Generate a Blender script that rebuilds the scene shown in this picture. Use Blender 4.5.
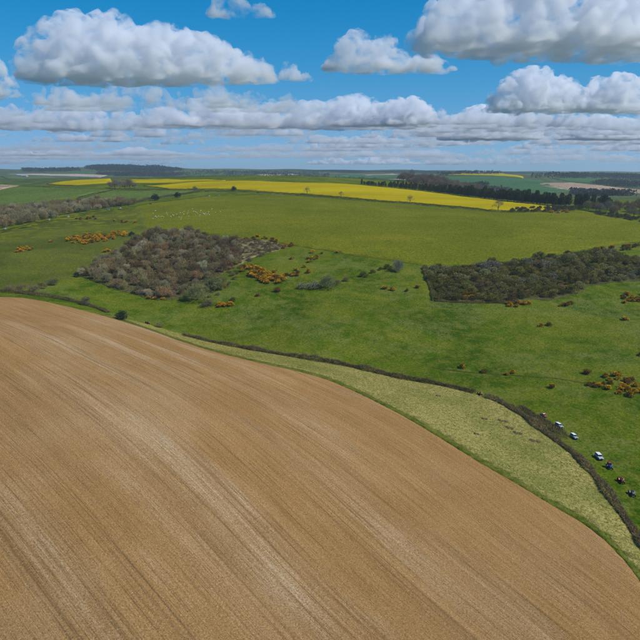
import bpy, bmesh, math, random
import numpy as np
from mathutils import Vector, noise, geometry
random.seed(7); rng = np.random.default_rng(11)
R = math.radians
scene = bpy.context.scene
for o in list(bpy.data.objects): bpy.data.objects.remove(o)
COL = scene.collection

# ------------------------------------------------------------------ camera, sky, sun, exposure
CAM_H, PITCH, FPX = 120.0, R(13.8), 602.0
cd = bpy.data.cameras.new('camera'); cam = bpy.data.objects.new('camera', cd); COL.objects.link(cam)
cam.location = (0, 0, CAM_H); cam.rotation_euler = (math.pi/2 - PITCH, 0, 0)
cd.angle = 2*math.atan(320/FPX); cd.clip_start = 1.0; cd.clip_end = 200000
scene.camera = cam
SUN_EL, SUN_AZ = R(47), R(108)          # azimuth clockwise from +Y (view direction): sun to the right, a little behind
world = bpy.data.worlds.new('World'); scene.world = world; world.use_nodes = True
wn = world.node_tree.nodes; wl = world.node_tree.links
bg = wn['Background']; sky = wn.new('ShaderNodeTexSky'); sky.sky_type = 'NISHITA'; sky.sun_disc = False
sky.sun_elevation = SUN_EL; sky.sun_rotation = SUN_AZ; sky.altitude = 200
sky.altitude = 2500; sky.air_density = 1.0; sky.dust_density = 0.1; sky.ozone_density = 2.0
SKY_S = 0.11
hs = wn.new('ShaderNodeHueSaturation'); hs.inputs['Saturation'].default_value = 1.5; wl.new(sky.outputs[0], hs.inputs['Color'])
def wvm(op, a, b):
    nd = wn.new('ShaderNodeVectorMath'); nd.operation = op
    for i, v in enumerate((a, b)):
        if isinstance(v, tuple): nd.inputs[i].default_value = v
        else: wl.new(v, nd.inputs[i])
    return nd.outputs[0]
# the deep, even blue of a clear polar-air day: one tone curve over the whole dome
num = wvm('MULTIPLY', hs.outputs[0], (.85, 2.15, 2.1)); den = wvm('ADD', wvm('MULTIPLY', hs.outputs[0], (2.1*SKY_S, 3.6*SKY_S, 1.75*SKY_S)), (1.0, 1.0, 1.0))
wl.new(wvm('DIVIDE', num, den), bg.inputs[0]); bg.inputs[1].default_value = SKY_S
sd = bpy.data.lights.new('sun', 'SUN'); sun = bpy.data.objects.new('sun', sd); COL.objects.link(sun)
sd.energy = 4.3; sd.angle = R(0.53); sd.color = (1.0, 0.945, 0.86)
sv = Vector((math.sin(SUN_AZ)*math.cos(SUN_EL), math.cos(SUN_AZ)*math.cos(SUN_EL), math.sin(SUN_EL)))
sun.rotation_euler = sv.to_track_quat('Z', 'Y').to_euler(); sun.location = (300, -80, 400)
vs = scene.view_settings; vs.view_transform = 'Standard'; vs.look = 'None'; vs.gamma = 1.0
vs.use_curve_mapping = False; vs.exposure = 0.0
cy = scene.cycles; cy.max_bounces = 18; cy.diffuse_bounces = 3; cy.glossy_bounces = 2; cy.transmission_bounces = 4
cy.volume_bounces = 16; cy.transparent_max_bounces = 64; cy.use_denoising = True

# ------------------------------------------------------------------ small helpers
def link(o, parent=None):
    COL.objects.link(o)
    if parent is not None: o.parent = parent
    return o
def tag(o, label=None, cat=None, group=None, kind=None):
    if label: o['label'] = label
    if cat: o['category'] = cat
    if group: o['group'] = group
    if kind: o['kind'] = kind
    return o
def empty(name, loc=(0, 0, 0), rz=0, scale=1):
    o = bpy.data.objects.new(name, None); o.empty_display_size = .2; COL.objects.link(o)
    o.location = loc; o.rotation_euler = (0, 0, rz); o.scale = (scale,)*3 if not hasattr(scale, '__len__') else scale
    return o
def mesh_np(name, V, F, mat=None, smooth=False):
    """V (n,3); F (m,3) or (m,4) int array"""
    me = bpy.data.meshes.new(name); V = np.asarray(V, np.float32); F = np.asarray(F, np.int32)
    k = F.shape[1]
    me.vertices.add(len(V)); me.vertices.foreach_set('co', V.ravel())
    me.loops.add(F.size); me.loops.foreach_set('vertex_index', F.ravel())
    me.polygons.add(len(F)); me.polygons.foreach_set('loop_start', np.arange(0, F.size, k, dtype=np.int32))
    me.polygons.foreach_set('loop_total', np.full(len(F), k, np.int32))
    if smooth: me.polygons.foreach_set('use_smooth', np.ones(len(F), bool))
    me.update(calc_edges=True)
    if mat: me.materials.append(mat)
    return me
def ob(name, me, parent=None):
    return link(bpy.data.objects.new(name, me), parent)

# ------------------------------------------------------------------ material helpers
class G:
    def __init__(s, name):
        s.m = bpy.data.materials.new(name); s.m.use_nodes = True; s.t = s.m.node_tree
        s.t.nodes.clear(); s.out = s.t.nodes.new('ShaderNodeOutputMaterial')
    def n(s, ty, ins=None, **props):
        nd = s.t.nodes.new('ShaderNode' + ty)
        for k, v in props.items(): setattr(nd, k, v)
        for k, v in (ins or {}).items(): s.set(nd.inputs[k], v)
        return nd
    def set(s, sock, v):
        if isinstance(v, bpy.types.NodeSocket): s.t.links.new(v, sock)
        elif isinstance(v, bpy.types.Node): s.t.links.new(v.outputs[0], sock)
        else:
            if hasattr(v, '__len__') and len(v) == 3 and sock.type == 'RGBA': v = (*v, 1)
            sock.default_value = v
    def pos(s): return s.n('NewGeometry').outputs['Position']
    def scale(s, vec, sc): return s.n('VectorMath', {0: vec, 1: sc}, operation='MULTIPLY').outputs[0]
    def noise(s, vec, sc=1.0, det=3, rough=.55, dist=0): 
        return s.n('TexNoise', {'Vector': vec, 'Scale': sc, 'Detail': det, 'Roughness': rough, 'Distortion': dist}).outputs['Fac']
    def ramp(s, f, stops, interp='LINEAR'):
        nd = s.n('ValToRGB', {0: f}); cr = nd.color_ramp; cr.interpolation = interp
        while len(cr.elements) < len(stops): cr.elements.new(0.5)
        for e, (p, c) in zip(cr.elements, stops):
            e.position = p; e.color = (*c, 1) if hasattr(c, '__len__') else (c, c, c, 1)
        return nd.outputs[0]
    def mix(s, f, a, b, mode='MIX'):
        nd = s.n('Mix', data_type='RGBA', blend_type=mode)
        s.set(nd.inputs[0], f); s.set(nd.inputs[6], a); s.set(nd.inputs[7], b)
        return nd.outputs[2]
    def math(s, op, a, b=0.0, clamp=False):
        return s.n('Math', {0: a, 1: b}, operation=op, use_clamp=clamp).outputs[0]
    def bump(s, h, strength=.5, dist=.2): return s.n('Bump', {'Height': h, 'Strength': strength, 'Distance': dist}).outputs[0]
    def principled(s, col, rough=.9, normal=None, spec=.2, metal=0, **kw):
        p = s.n('BsdfPrincipled', {'Base Color': col, 'Roughness': rough, 'Specular IOR Level': spec, 'Metallic': metal})
        if normal is not None: s.set(p.inputs['Normal'], normal)
        for k, v in kw.items(): s.set(p.inputs[k.replace('_', ' ')], v)
        s.t.links.new(p.outputs[0], s.out.inputs[0]); return p

# ------------------------------------------------------------------ terrain: heights from a survey of sight lines
def ray(px, py):
    a = (np.asarray(px, float) - 320)/FPX; b = (320 - np.asarray(py, float))/FPX
    return a, math.cos(PITCH) + b*math.sin(PITCH), -math.sin(PITCH) + b*math.cos(PITCH)
ctrl = []
def cz(px, py, z):                                   # the point seen there lies at height z
    a, b, c = ray(px, py); t = (z - CAM_H)/c; ctrl.append((t*a, t*b, z))
def cw(px, Y, z):                                    # a point in that bearing, Y metres out
    a = (px - 320)/FPX/.975; ctrl.append((a*Y, Y, z))
for p in [(0,640,28),(320,640,19),(640,640,5),(-220,640,31),(900,640,0),(0,520,33),(0,450,37),(0,380,41),(0,335,42),
          (-160,420,42),(-160,340,45),(160,560,27),(160,450,32),(160,395,34),(90,352,36),(60,320,34),
          (320,560,18.5),(320,480,20),(320,420,19),(300,388,18),(220,366,24),(480,560,10),(480,480,8.5),(420,415,10),
          (640,578,2),(540,500,4),(400,396,9.5),(250,357,19),(300,368,16),(170,337,22.5),(120,319,24.5),(60,304,30),(0,296,34),(-150,290,38),
          (20,289,33),(120,312,21),(180,333,15.5),(250,348,11),(350,365,7),(480,390,3),(577,440,0),(640,520,-3),(760,620,-6),
          (0,270,36),(0,250,41),(0,230,47),(0,205,62),(0,188,85),(100,188,87),(-200,260,40),(-200,205,62),
          (100,285,30),(160,300,23),(160,262,36),(160,225,51),(70,240,45),(100,208,63),(60,205,66),
          (320,330,16.5),(320,300,23),(320,280,30),(320,258,40),(230,300,23),(230,270,33),
          (480,360,7),(480,330,13.4),(480,305,20.6),(480,255,41),(480,280,30),
          (620,400,2.5),(620,370,6),(620,340,10.5),(620,305,18.5),(620,250,41),(640,460,-1),(800,400,2),(800,300,20),(800,240,46),
          (400,222,57),(300,205,70),(500,222,57),(600,217,60),(450,207,67),(640,227,53),(200,205,70),
          (280,194.5,79),(200,192,82),(400,202,71),(500,211,64),(560,209,64),(640,214,62),(820,214,62),
          (200,181,101),(300,182,100),(400,190,85),(545,206.5,66),(100,182.5,96),(240,186.5,92),(320,188,90),(150,186,90),(60,186,88),(430,197,76)]: cz(*p)
for p in [(0,2400,92),(200,2500,86),(300,2300,84),(420,1900,66),(550,1700,52),(640,1500,54),(820,1500,54),(-160,2400,88),(418,1620,97),(418,1450,86),
          (0,3300,72),(200,3400,62),(350,3300,60),(460,2300,50),(560,2100,46),(640,2000,50),(820,2000,50),(-180,3300,70),
          (470,2700,52),(500,3200,88),(480,4100,112),(420,4000,100),(560,3000,66),(640,2700,58),(640,4200,82),(560,4300,88),(820,2700,60),(820,4400,90),
          (0,4600,98),(100,4500,96),(200,4600,92),(300,4700,92),(400,5200,104),(-180,4600,100),
          (600,5600,93),(520,5600,100),(640,7000,118),(560,7000,120),(480,6800,122),(400,6800,138),(300,6800,146),(220,6800,150),(150,6800,182),(110,6800,176),(60,6800,150),(0,6800,158),(-180,6800,160),(820,7000,120),
          (-180,12500,80),(0,12500,80),(150,12500,80),(300,12500,80),(480,12500,80),(640,12500,80),(820,12500,80)]: cw(*p)
for X in (-60, 0, 60): ctrl.append((X, 45, 24 - .1*X))
ctrl = np.array(ctrl)
def uv_of(X, Y):
    Yc = np.maximum(np.asarray(Y, float), 40.0); return np.asarray(X, float)/Yc, np.log(Yc)
cu, cv = uv_of(ctrl[:, 0], ctrl[:, 1])
def kern(r2): return np.where(r2 > 1e-12, .5*r2*np.log(np.maximum(r2, 1e-12)), 0)
def tps_fit(u, v, z, reg):
    n = len(u); K = kern((u[:, None]-u)**2 + (v[:, None]-v)**2) + reg*np.eye(n)
    P = np.stack([np.ones(n), u, v], 1); A = np.zeros((n+3, n+3)); A[:n, :n] = K; A[:n, n:] = P; A[n:, :n] = P.T
    return np.linalg.solve(A, np.concatenate([z, np.zeros(3)]))
W = tps_fit(cu, cv, ctrl[:, 2], 2e-4)
def tps(u, v):
    out = np.empty(u.shape)
    uf, vf, of = u.ravel(), v.ravel(), out.ravel()
    for i in range(0, len(uf), 20000):
        a, b = uf[i:i+20000], vf[i:i+20000]
        of[i:i+20000] = kern((a[:, None]-cu)**2 + (b[:, None]-cv)**2) @ W[:-3] + W[-3] + W[-2]*a + W[-1]*b
    return of.reshape(u.shape)
NU, NV, UM, V0, V1 = 321, 431, 1.05, math.log(42), math.log(13000)
gu = np.linspace(-UM, UM, NU); gv = np.linspace(V0, V1, NV)
GU, GV = np.meshgrid(gu, gv); GY = np.exp(GV); GX = GU*GY
GZ = tps(GU, GV)
def wob(X, Y):
    w = .22*np.sin(X/9.1 + 1.7*np.sin(Y/23.))*np.sin(Y/7.7 + 1.3*np.sin(X/17.)) + .5*np.sin(X/31. + np.sin(Y/47.))*np.sin(Y/29. + .6)
    far = np.clip((Y - 2200)/1500, 0, 1); return w*np.clip((Y-330)/80, 0, 1)*(1-far) + far*(6*np.sin(X/310. + 2*np.sin(Y/800.))*np.sin(Y/420.) + 4*np.sin(X/150.+Y/260.))
GZ = GZ + wob(GX, GY)
def zat(X, Y):
    u, v = uv_of(X, Y); i = np.clip((u + UM)/(2*UM)*(NU-1), 0, NU-1.001); j = np.clip((v - V0)/(V1-V0)*(NV-1), 0, NV-1.001)
    i0 = i.astype(int); j0 = j.astype(int); fi = i-i0; fj = j-j0
    return (GZ[j0, i0]*(1-fi)+GZ[j0, i0+1]*fi)*(1-fj) + (GZ[j0+1, i0]*(1-fi)+GZ[j0+1, i0+1]*fi)*fj
def hit(pts, ymin=None):
    """sight lines through photo points (640 px frame) -> where they first meet the ground"""
    pts = np.atleast_2d(np.asarray(pts, float)); a, b, c = ray(pts[:, 0], pts[:, 1])
    Ys = np.exp(np.linspace(math.log(60 if ymin is None else ymin), V1, 2600)); t = Ys[None]/b[:, None]
    X = t*a[:, None]; Z = CAM_H + t*c[:, None]; D = Z - zat(X, np.broadcast_to(Ys, X.shape))
    k = np.argmax(D < 0, axis=1); bad = ~(D < 0).any(axis=1)
    if bad.any(): k[bad] = np.argmin(D[bad], axis=1)      # a sight line over the brow: take the closest approach
    r = np.arange(len(k)); k = np.maximum(k, 1); d0, d1 = D[r, k-1], D[r, k]; f = np.where(bad, 1, d0/np.where(abs(d0-d1) < 1e-9, 1e-9, d0-d1)); f = np.clip(f, 0, 1)
    Y = Ys[k-1] + f*(Ys[k]-Ys[k-1]); return np.stack([Y/b*a, Y], 1)
# ------------------------------------------------------------------ ground materials
def m_grass(name, cols, big=.018, mid=.12, fine=.85, bump=.6, stripes=None, spots=None):
    g = G(name); p = g.pos()
    a = g.noise(p, big, 4, .6, .6); b = g.noise(p, mid, 4, .65); c = g.noise(p, fine, 5, .7)
    col = g.ramp(a, [(.38, cols[0]), (.5, cols[1]), (.61, cols[2])])
    col = g.mix(g.math('MULTIPLY', g.ramp(b, [(.42, 0.0), (.62, 1.0)]), .55), col, cols[3])
    if stripes:
        st = g.noise(g.scale(p, stripes), 1.0, 4, .6)
        col = g.mix(g.ramp(st, [(.38, 0.0), (.66, .65)]), col, cols[0])
    f = g.ramp(c, [(.32, .50), (.5, 1.0), (.66, 1.55)])
    col = g.mix(1.0, col, f, 'MULTIPLY')
    if spots:
        sp = g.noise(p, spots[1], 3, .6); sp2 = g.noise(p, .7, 3, .7)
        col = g.mix(g.math('MULTIPLY', g.ramp(sp, [(.5, 0.0), (.62, 1.0)]), g.ramp(sp2, [(.48, 0.0), (.6, .75)])), col, spots[0])
    hm = g.math('ADD', g.math('MULTIPLY', g.noise(p, fine*.6, 4, .7), .6), g.math('MULTIPLY', g.noise(p, mid*.6, 3, .6), 2.2))
    g.principled(col, .95, g.bump(hm, bump, 1.0), 0.0)
    return g.m
M = {}
M['pasture'] = m_grass('pasture_grass', [(.038, .076, .003), (.066, .106, .005), (.108, .132, .009), (.145, .145, .020)], spots=((.15, .17, .055), .03))
M['olive'] = m_grass('olive_turf', [(.102, .116, .006), (.132, .140, .008), (.166, .160, .011), (.122, .138, .010)], .008, .05, .5, .25, stripes=(.004, .022, .01))
M['leftpas'] = m_grass('left_turf', [(.062, .078, .010), (.086, .104, .012), (.112, .124, .015), (.085, .092, .022)], .012, .06, .7, .3)
M['margin'] = m_grass('margin_grass', [(.06, .085, .008), (.085, .105, .012), (.115, .125, .02), (.15, .145, .035)], .05, .3, 1.8, .6)
M['far_green'] = m_grass('far_turf', [(.04, .085, .018), (.055, .10, .022), (.07, .112, .026), (.08, .11, .035)], .003, .012, .08, .2)
M['emerald'] = m_grass('young_cereal', [(.035, .10, .03), (.042, .115, .033), (.05, .125, .036), (.05, .11, .04)], .003, .02, .1, .1)
M['midgreen'] = m_grass('mid_turf', [(.07, .115, .018), (.085, .13, .022), (.10, .14, .027), (.11, .14, .04)], .006, .03, .25, .2)
M['farbase'] = m_grass('hill_turf', [(.04, .07, .022), (.055, .085, .026), (.075, .098, .034), (.09, .10, .05)], .0015, .006, .03, .2)
M['farbrown'] = m_grass('far_soil', [(.30, .215, .14), (.34, .245, .165), (.38, .28, .19), (.33, .23, .15)], .004, .02, .1, .1)
M['pink'] = m_grass('pale_soil', [(.36, .28, .22), (.40, .31, .245), (.44, .34, .27), (.38, .30, .24)], .003, .02, .1, .1)
def m_rape():
    g = G('rapeseed_bloom'); p = g.pos()
    a = g.noise(g.scale(p, (.003, .02, .01)), 1, 4, .6); c = g.noise(p, .35, 5, .75); d = g.noise(g.scale(p, (.006, .09, .02)), 1, 3, .6)
    col = g.ramp(a, [(.3, (.33, .25, .0005)), (.55, (.41, .315, .001)), (.75, (.47, .375, .002))])
    col = g.mix(g.ramp(c, [(.38, .42), (.5, 0.0)]), col, (.17, .18, .004))
    col = g.mix(g.ramp(d, [(.60, 0.0), (.68, .5)]), col, (.19, .19, .004))
    g.principled(col, .95, g.bump(c, .6, .6), 0.0); return g.m
M['rape'] = m_rape()
def m_strip():
    g = G('tussock_strip'); p = g.pos()
    a = g.noise(p, .03, 4, .6); b = g.noise(p, .8, 5, .7, .4); c = g.noise(p, 2.6, 4, .7)
    col = g.mix(g.ramp(b, [(.36, 0.0), (.56, 1.0)]), (.15, .148, .022), (.36, .305, .105))
    col = g.mix(g.ramp(a, [(.44, 0.0), (.66, .6)]), col, (.10, .135, .02))
    col = g.mix(1.0, col, g.ramp(c, [(.3, .6), (.5, 1.0), (.7, 1.35)]), 'MULTIPLY')
    g.principled(col, .95, g.bump(b, .8, .6), 0.0); return g.m
M['strip'] = m_strip()
def m_plough():
    g = G('harrowed_soil'); uv = g.n('UVMap', uv_map='furrow').outputs[0]; p = g.pos()
    s1 = g.noise(g.scale(uv, (.16, .0045, 0)), 1, 4, .62)          # broad passes of the drill
    s2 = g.noise(g.scale(uv, (.85, .011, 0)), 1, 3, .6)            # single rows
    s3 = g.noise(g.scale(uv, (3.1, .035, 0)), 1, 2, .6)            # fine furrows
    pat = g.noise(p, .013, 4, .58, .5); pat2 = g.noise(g.scale(uv, (.07, .02, 0)), 1, 5, .65)
    clod = g.noise(p, 2.2, 5, .75); clod2 = g.noise(p, 5.0, 3, .75); chalk = g.n('Attribute', attribute_name='chalk').outputs['Fac']  # attribute holds chalk patches and the crest fold's painted-in light
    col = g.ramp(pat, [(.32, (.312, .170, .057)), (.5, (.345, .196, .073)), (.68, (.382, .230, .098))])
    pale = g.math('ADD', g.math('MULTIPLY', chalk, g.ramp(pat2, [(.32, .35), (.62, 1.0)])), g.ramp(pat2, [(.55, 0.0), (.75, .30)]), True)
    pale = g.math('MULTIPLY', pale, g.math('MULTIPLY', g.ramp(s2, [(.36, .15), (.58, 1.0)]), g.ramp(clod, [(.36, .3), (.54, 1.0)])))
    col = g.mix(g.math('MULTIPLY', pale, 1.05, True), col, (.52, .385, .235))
    col = g.mix(1.0, col, g.ramp(s1, [(.3, .87), (.5, 1.0), (.68, 1.10)]), 'MULTIPLY')
    col = g.mix(1.0, col, g.ramp(s2, [(.30, .72), (.41, .97), (.6, 1.03), (.72, 1.15)]), 'MULTIPLY')
    col = g.mix(1.0, col, g.ramp(s3, [(.32, .74), (.46, 1.0), (.7, 1.14)]), 'MULTIPLY')
    col = g.mix(1.0, col, g.ramp(clod, [(.33, .50), (.46, .93), (.58, 1.08), (.70, 1.6)]), 'MULTIPLY')
    col = g.mix(1.0, col, g.ramp(clod2, [(.33, .68), (.5, 1.0), (.68, 1.4)]), 'MULTIPLY')
    sx = g.n('SeparateXYZ', {0: uv}); t = g.math('PINGPONG', sx.outputs[0], 10.4)                  # paired wheelings
    w1 = g.math('LESS_THAN', g.math('ABSOLUTE', g.math('SUBTRACT', t, 1.0)), .22)
    w1 = g.math('MULTIPLY', w1, g.ramp(g.noise(g.scale(uv, (.02, .006, 0)), 1, 3, .6), [(.43, 0.0), (.58, .32)]))
    col = g.mix(w1, col, (.14, .085, .04))
    fl = g.noise(p, 3.4, 2, .5); col = g.mix(g.ramp(fl, [(.66, 0.0), (.70, .55)]), col, (.62, .55, .44))      # flints and chalk lumps
    h = g.math('ADD', g.math('MULTIPLY', clod, .9), g.math('ADD', g.math('MULTIPLY', s3, .5), g.math('MULTIPLY', clod2, .5)))
    g.principled(col, .95, g.bump(h, .9, .4), 0.0); return g.m
M['plough'] = m_plough()

# ------------------------------------------------------------------ ground sheet
gi = np.arange(NU*NV).reshape(NV, NU)
GF = np.stack([gi[:-1, :-1], gi[:-1, 1:], gi[1:, 1:], gi[1:, :-1]], -1).reshape(-1, 4)
gm = mesh_np('ground', np.stack([GX, GY, GZ], -1).reshape(-1, 3), GF, M['pasture'], True)
gm.materials.append(M['farbase'])
fy = GY[:-1, :-1].ravel(); gm.polygons.foreach_set('material_index', (fy > 1500).astype(np.int32)); 
tag(ob('ground', gm), 'rolling green pasture of the chalk downland valley', kind='structure')

# ------------------------------------------------------------------ fields draped on the ground
def densify(P, step, closed=True):
    out = []; n = len(P)
    for i in range(n if closed else n-1):
        a, b = P[i], P[(i+1) % n]; k = max(1, int(np.hypot(*(b-a))/step))
        out += [a + (b-a)*j/k for j in range(k)]
    if not closed: out.append(P[-1])
    return np.array(out)
def smooth_px(pts, k=6):                               # Catmull-Rom through traced points
    P = np.array(pts, float); Q = np.vstack([2*P[0]-P[1], P, 2*P[-1]-P[-2]]); out = []
    for i in range(1, len(Q)-2):
        for t in np.linspace(0, 1, k, endpoint=False):
            a, b, c, d = Q[i-1], Q[i], Q[i+1], Q[i+2]
            out.append(.5*(2*b + (c-a)*t + (2*a-5*b+4*c-d)*t*t + (3*b-a-3*c+d)*t**3))
    out.append(Q[-2]); return np.array(out)
def inside(P, X, Y):
    r = np.zeros(X.shape, bool); n = len(P); j = n-1
    for i in range(n):
        xi, yi = P[i]; xj, yj = P[j]
        if yi != yj: r ^= ((yi > Y) != (yj > Y)) & (X < (xj-xi)*(Y-yi)/(yj-yi) + xi)
        j = i
    return r
def jit(P, amp, wl):
    o = np.array([noise.noise_vector(Vector((p[0]/wl, p[1]/wl, 3.3))) for p in P])[:, :2]; return P + o*amp
def field(name, label, P, mat, step, off, height=0.0, edge=None, jamp=.5, jwl=4, uvf=None):
    edge = edge or step*.6
    P = jit(densify(P, edge), jamp, jwl)
    lo, hi = P.min(0), P.max(0); xs = np.arange(lo[0], hi[0], step); ys = np.arange(lo[1], hi[1], step)
    X, Y = np.meshgrid(xs, ys); X = X.ravel() + rng.uniform(-.15, .15, X.size)*step; Y = Y.ravel() + rng.uniform(-.15, .15, Y.size)*step
    k = inside(P, X, Y); I = np.stack([X[k], Y[k]], 1)
    verts = [Vector(p) for p in np.vstack([P, I])]; n = len(P)
    r = geometry.delaunay_2d_cdt(verts, [], [list(range(n))], 1, 1e-4)
    V2 = np.array([(v.x, v.y) for v in r[0]]); F = np.array([list(f) for f in r[2] if len(f) == 3], np.int32)
    ar = np.cross(V2[F[:, 1]]-V2[F[:, 0]], V2[F[:, 2]]-V2[F[:, 0]]); F[ar < 0] = F[ar < 0][:, ::-1]
    Z = zat(V2[:, 0], V2[:, 1]) + off + height
    V = np.column_stack([V2, Z])
    # a skirt so that the sheet has a real edge down into the ground
    e = np.sort(np.vstack([F[:, [0, 1]], F[:, [1, 2]], F[:, [2, 0]]]), 1); un, ct = np.unique(e, axis=0, return_counts=True); be = un[ct == 1]
    s = set(map(tuple, be)); dirs = [(a, b) for f in F for a, b in ((f[0], f[1]), (f[1], f[2]), (f[2], f[0])) if (min(a, b), max(a, b)) in s]
    base = len(V); bv = np.unique(be); mp = {v: base+i for i, v in enumerate(bv)}
    low = V[bv].copy(); low[:, 2] -= off + height + .05; V = np.vstack([V, low])
    SF = np.array([t for a, b in dirs for t in ((a, mp[a], mp[b]), (a, mp[b], b))], np.int32)
    me = mesh_np(name, V, np.vstack([F, SF]), mat, True)
    if uvf is not None:
        uvl = me.uv_layers.new(name='furrow'); li = np.empty(len(me.loops), np.int32); me.loops.foreach_get('vertex_index', li)
        uvl.data.foreach_set('uv', uvf(V[:, 0], V[:, 1])[li].astype(np.float32).ravel())
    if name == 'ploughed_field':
        at_ = me.attributes.new('chalk', 'FLOAT', 'POINT'); at_.data.foreach_set('value', chalk_crestlight_at(V[:, 0], V[:, 1]).astype(np.float32))
    o = ob(name, me); return tag(o, label, kind='structure')

# drill lines traced across the ploughed field -> coordinates across (u) and along (v) the furrows
LN = [[(0,610),(20,640)],[(0,535),(36,583),(72,636)],[(14,467),(65,525),(148,621)],[(72,467),(120,518),(206,611)],[(165,463),(220,508)],
      [(200,511),(270,572),(337,632)],[(303,498),(360,545),(420,597)],[(313,467),(365,509),(420,553)],[(200,409),(269,467)],[(234,395),(290,441),(351,491)],
      [(269,371),(345,416),(420,467)],[(420,549),(523,632)],[(489,511),(564,566)],[(564,566),(599,611)],[(475,462),(551,507),(599,540),(640,590)],[(0,397),(69,455)],
      [(0,338),(52,366),(103,407),(158,459)],[(82,359),(150,393),(220,431)],[(262,365),(331,383),(372,402),(420,428),(475,462)],[(60,306),(120,322),(170,340)],[(20,305),(110,342)]]
rows, rhs = [], []
def gradrow(x, y):
    x, y = x/100, (y-250)/100; z = 0*x
    return np.array([1, z, 2*x, y, z, 3*x*x, 2*x*y, y*y, z])/100, np.array([z, 1, z, x, 2*y, z, x*x, 2*x*y, 3*y*y])/100
A_, bu, bv_ = [], [], []
for L in LN:
    H_ = densify(hit(L), 8, False)
    for a, b in zip(H_[:-1], H_[1:]):
        m = (a+b)/2; t = (b-a)/np.hypot(*(b-a)); gx, gy = gradrow(*m)
        A_ += [(gx*t[0] + gy*t[1])*3, gx*-t[1] + gy*t[0]]; bu += [0, 1]; bv_ += [3, 0]
A_ = np.array(A_); cU = np.linalg.lstsq(A_, np.array(bu, float), rcond=None)[0]; cV = np.linalg.lstsq(A_, np.array(bv_, float), rcond=None)[0]
def furrow_uv(X, Y):
    x, y = X/100, (Y-250)/100; B = np.stack([x, y, x*x, x*y, y*y, x**3, x*x*y, x*y*y, y**3], -1); return np.stack([B@cU, B@cV], -1)
CHALK_CRESTLIGHT = [(60,343,2,45,.8),(120,347,1.6,28,1),(165,350,1.5,22,1),(205,353,1.3,18,.9),(150,331,5,22,.9),(100,322,4,20,.5),(175,338,4,14,.6),(45,350,3,20,.4),(100,405,4,20,.6),(120,425,3.5,24,.7),(165,450,4,26,.8),(215,490,4,24,.7),(245,515,3.4,18,.5),
         (280,580,3,14,.8),(255,560,3,20,.5),(40,545,3,14,.7),(60,565,2.5,10,.5),(350,500,4,26,.4),(420,560,4,25,.4),(500,600,4,20,.35),(300,420,4,24,.35),(180,520,3,18,.4),(90,600,3,14,.3),(560,590,4,14,.25)]   # chalky patches, led by a pale band painting the light on the crest fold (where, half width across, along, strength)
def chalk_crestlight_at(X, Y):
    U = furrow_uv(X, Y); c = np.zeros(len(X)); K = furrow_uv(*hit([q[:2] for q in CHALK_CRESTLIGHT]).T)
    for (x, y, su, sv, a), k in zip(CHALK_CRESTLIGHT, K): c = np.maximum(c, a*np.exp(-((U[:, 0]-k[0])/(su*1.9))**2 - ((U[:, 1]-k[1])/(sv*1.9))**2))
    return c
edge_px = [(-170,300),(-60,298),(0,297),(30,299),(60,305),(100,315),(140,327),(180,341),(215,352),(262,363.5),(300,372),(331,381.5),(372,400),(420,426),(475,460),(515,483),(551,505),(580,522),(610,546),(640,582),(675,640),(700,700)]
edge_w = hit(smooth_px(edge_px, 5)); PLOUGH = np.vstack([edge_w, hit([(560,760),(320,760),(0,760),(-260,760),(-260,500),(-230,400)])])
mg_px = [(110,314.5),(140,325),(180,339),(215,350),(262,361.3),(300,369.5),(331,378.5),(372,396.5),(420,421.5),(475,455),(515,478),(551,500),(580,516),(610,539),(640,573),(690,645),(720,700)]
MARG = np.vstack([hit(smooth_px(edge_px[5:], 4)), hit(smooth_px(mg_px, 4))[::-1]])
MARG_ = hit(smooth_px(mg_px, 4))
hedge_px = [(150,325),(180,333.5),(215,342),(250,349.5),(300,358),(350,366.5),(400,378),(440,385),(476,393.5),(500,402),(525,417),(550,436),(575,455),(592,473),(606,491),(620,511),(640,541),(670,590),(700,650)]
hedge_w = hit(smooth_px(hedge_px, 5))
field('grass_margin', 'strip of green grass bordering the brown field', MARG, M['margin'], 4, .055, edge=1.2, jamp=1.1, jwl=2.2)
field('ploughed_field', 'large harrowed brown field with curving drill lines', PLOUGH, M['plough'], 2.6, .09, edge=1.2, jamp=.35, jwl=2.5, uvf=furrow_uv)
field('tussock_strip', 'pale tussocky rough grass strip between field and hedge', np.vstack([MARG_, hedge_w[::-1]]), M['strip'], 4, .035, edge=1.2, jamp=1.6, jwl=3)
OLIVE_PX = [(-200,258),(0,231),(30,224),(60,217.5),(100,210.5),(150,203.5),(200,196.5),(280,195),(340,199.5),(400,204),(450,208.5),(500,212.5),(545,212),(562,209.5),(585,211),(600,216),(640,222),(720,230),
            (720,236),(640,241),(590,248),(540,257),(480,264),(423,266),(385,260),(350,255),(285,244.5),(260,240),(235,238),(165,230),(150,228)]
field('olive_field', 'wide olive green grass field on the plateau', hit(OLIVE_PX), M['olive'], 14, .15, edge=5, jamp=1.0, jwl=12)
field('left_pasture', 'green pasture with gorse clumps left of the wood', hit([(-200,262),(0,232.5),(60,219),(100,212),(140,206),(148,229),(125,245),(88,268),(70,280),(40,287),(10,290),(-200,292)]), M['leftpas'], 9, .18, edge=4, jamp=2.5, jwl=14)
RAPE_PX = [(144,186),(180,183.4),(205,182),(234,181.3),(270,182),(303,183.2),(355,185),(392,188.5),(420,191.5),(455,195.5),(489,200),(520,203.5),(552,207),(545,210.5),(489,210.5),(450,206.5),(420,203.5),(380,201),(337,197),(300,194),(275,192.5),(240,190),(205,189),(170,189.5)]
field('rapeseed_field', 'broad bright yellow rapeseed field along the brow', hit(RAPE_PX), M['rape'], 16, .3, .9, edge=6, jamp=1.5, jwl=12)
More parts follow.
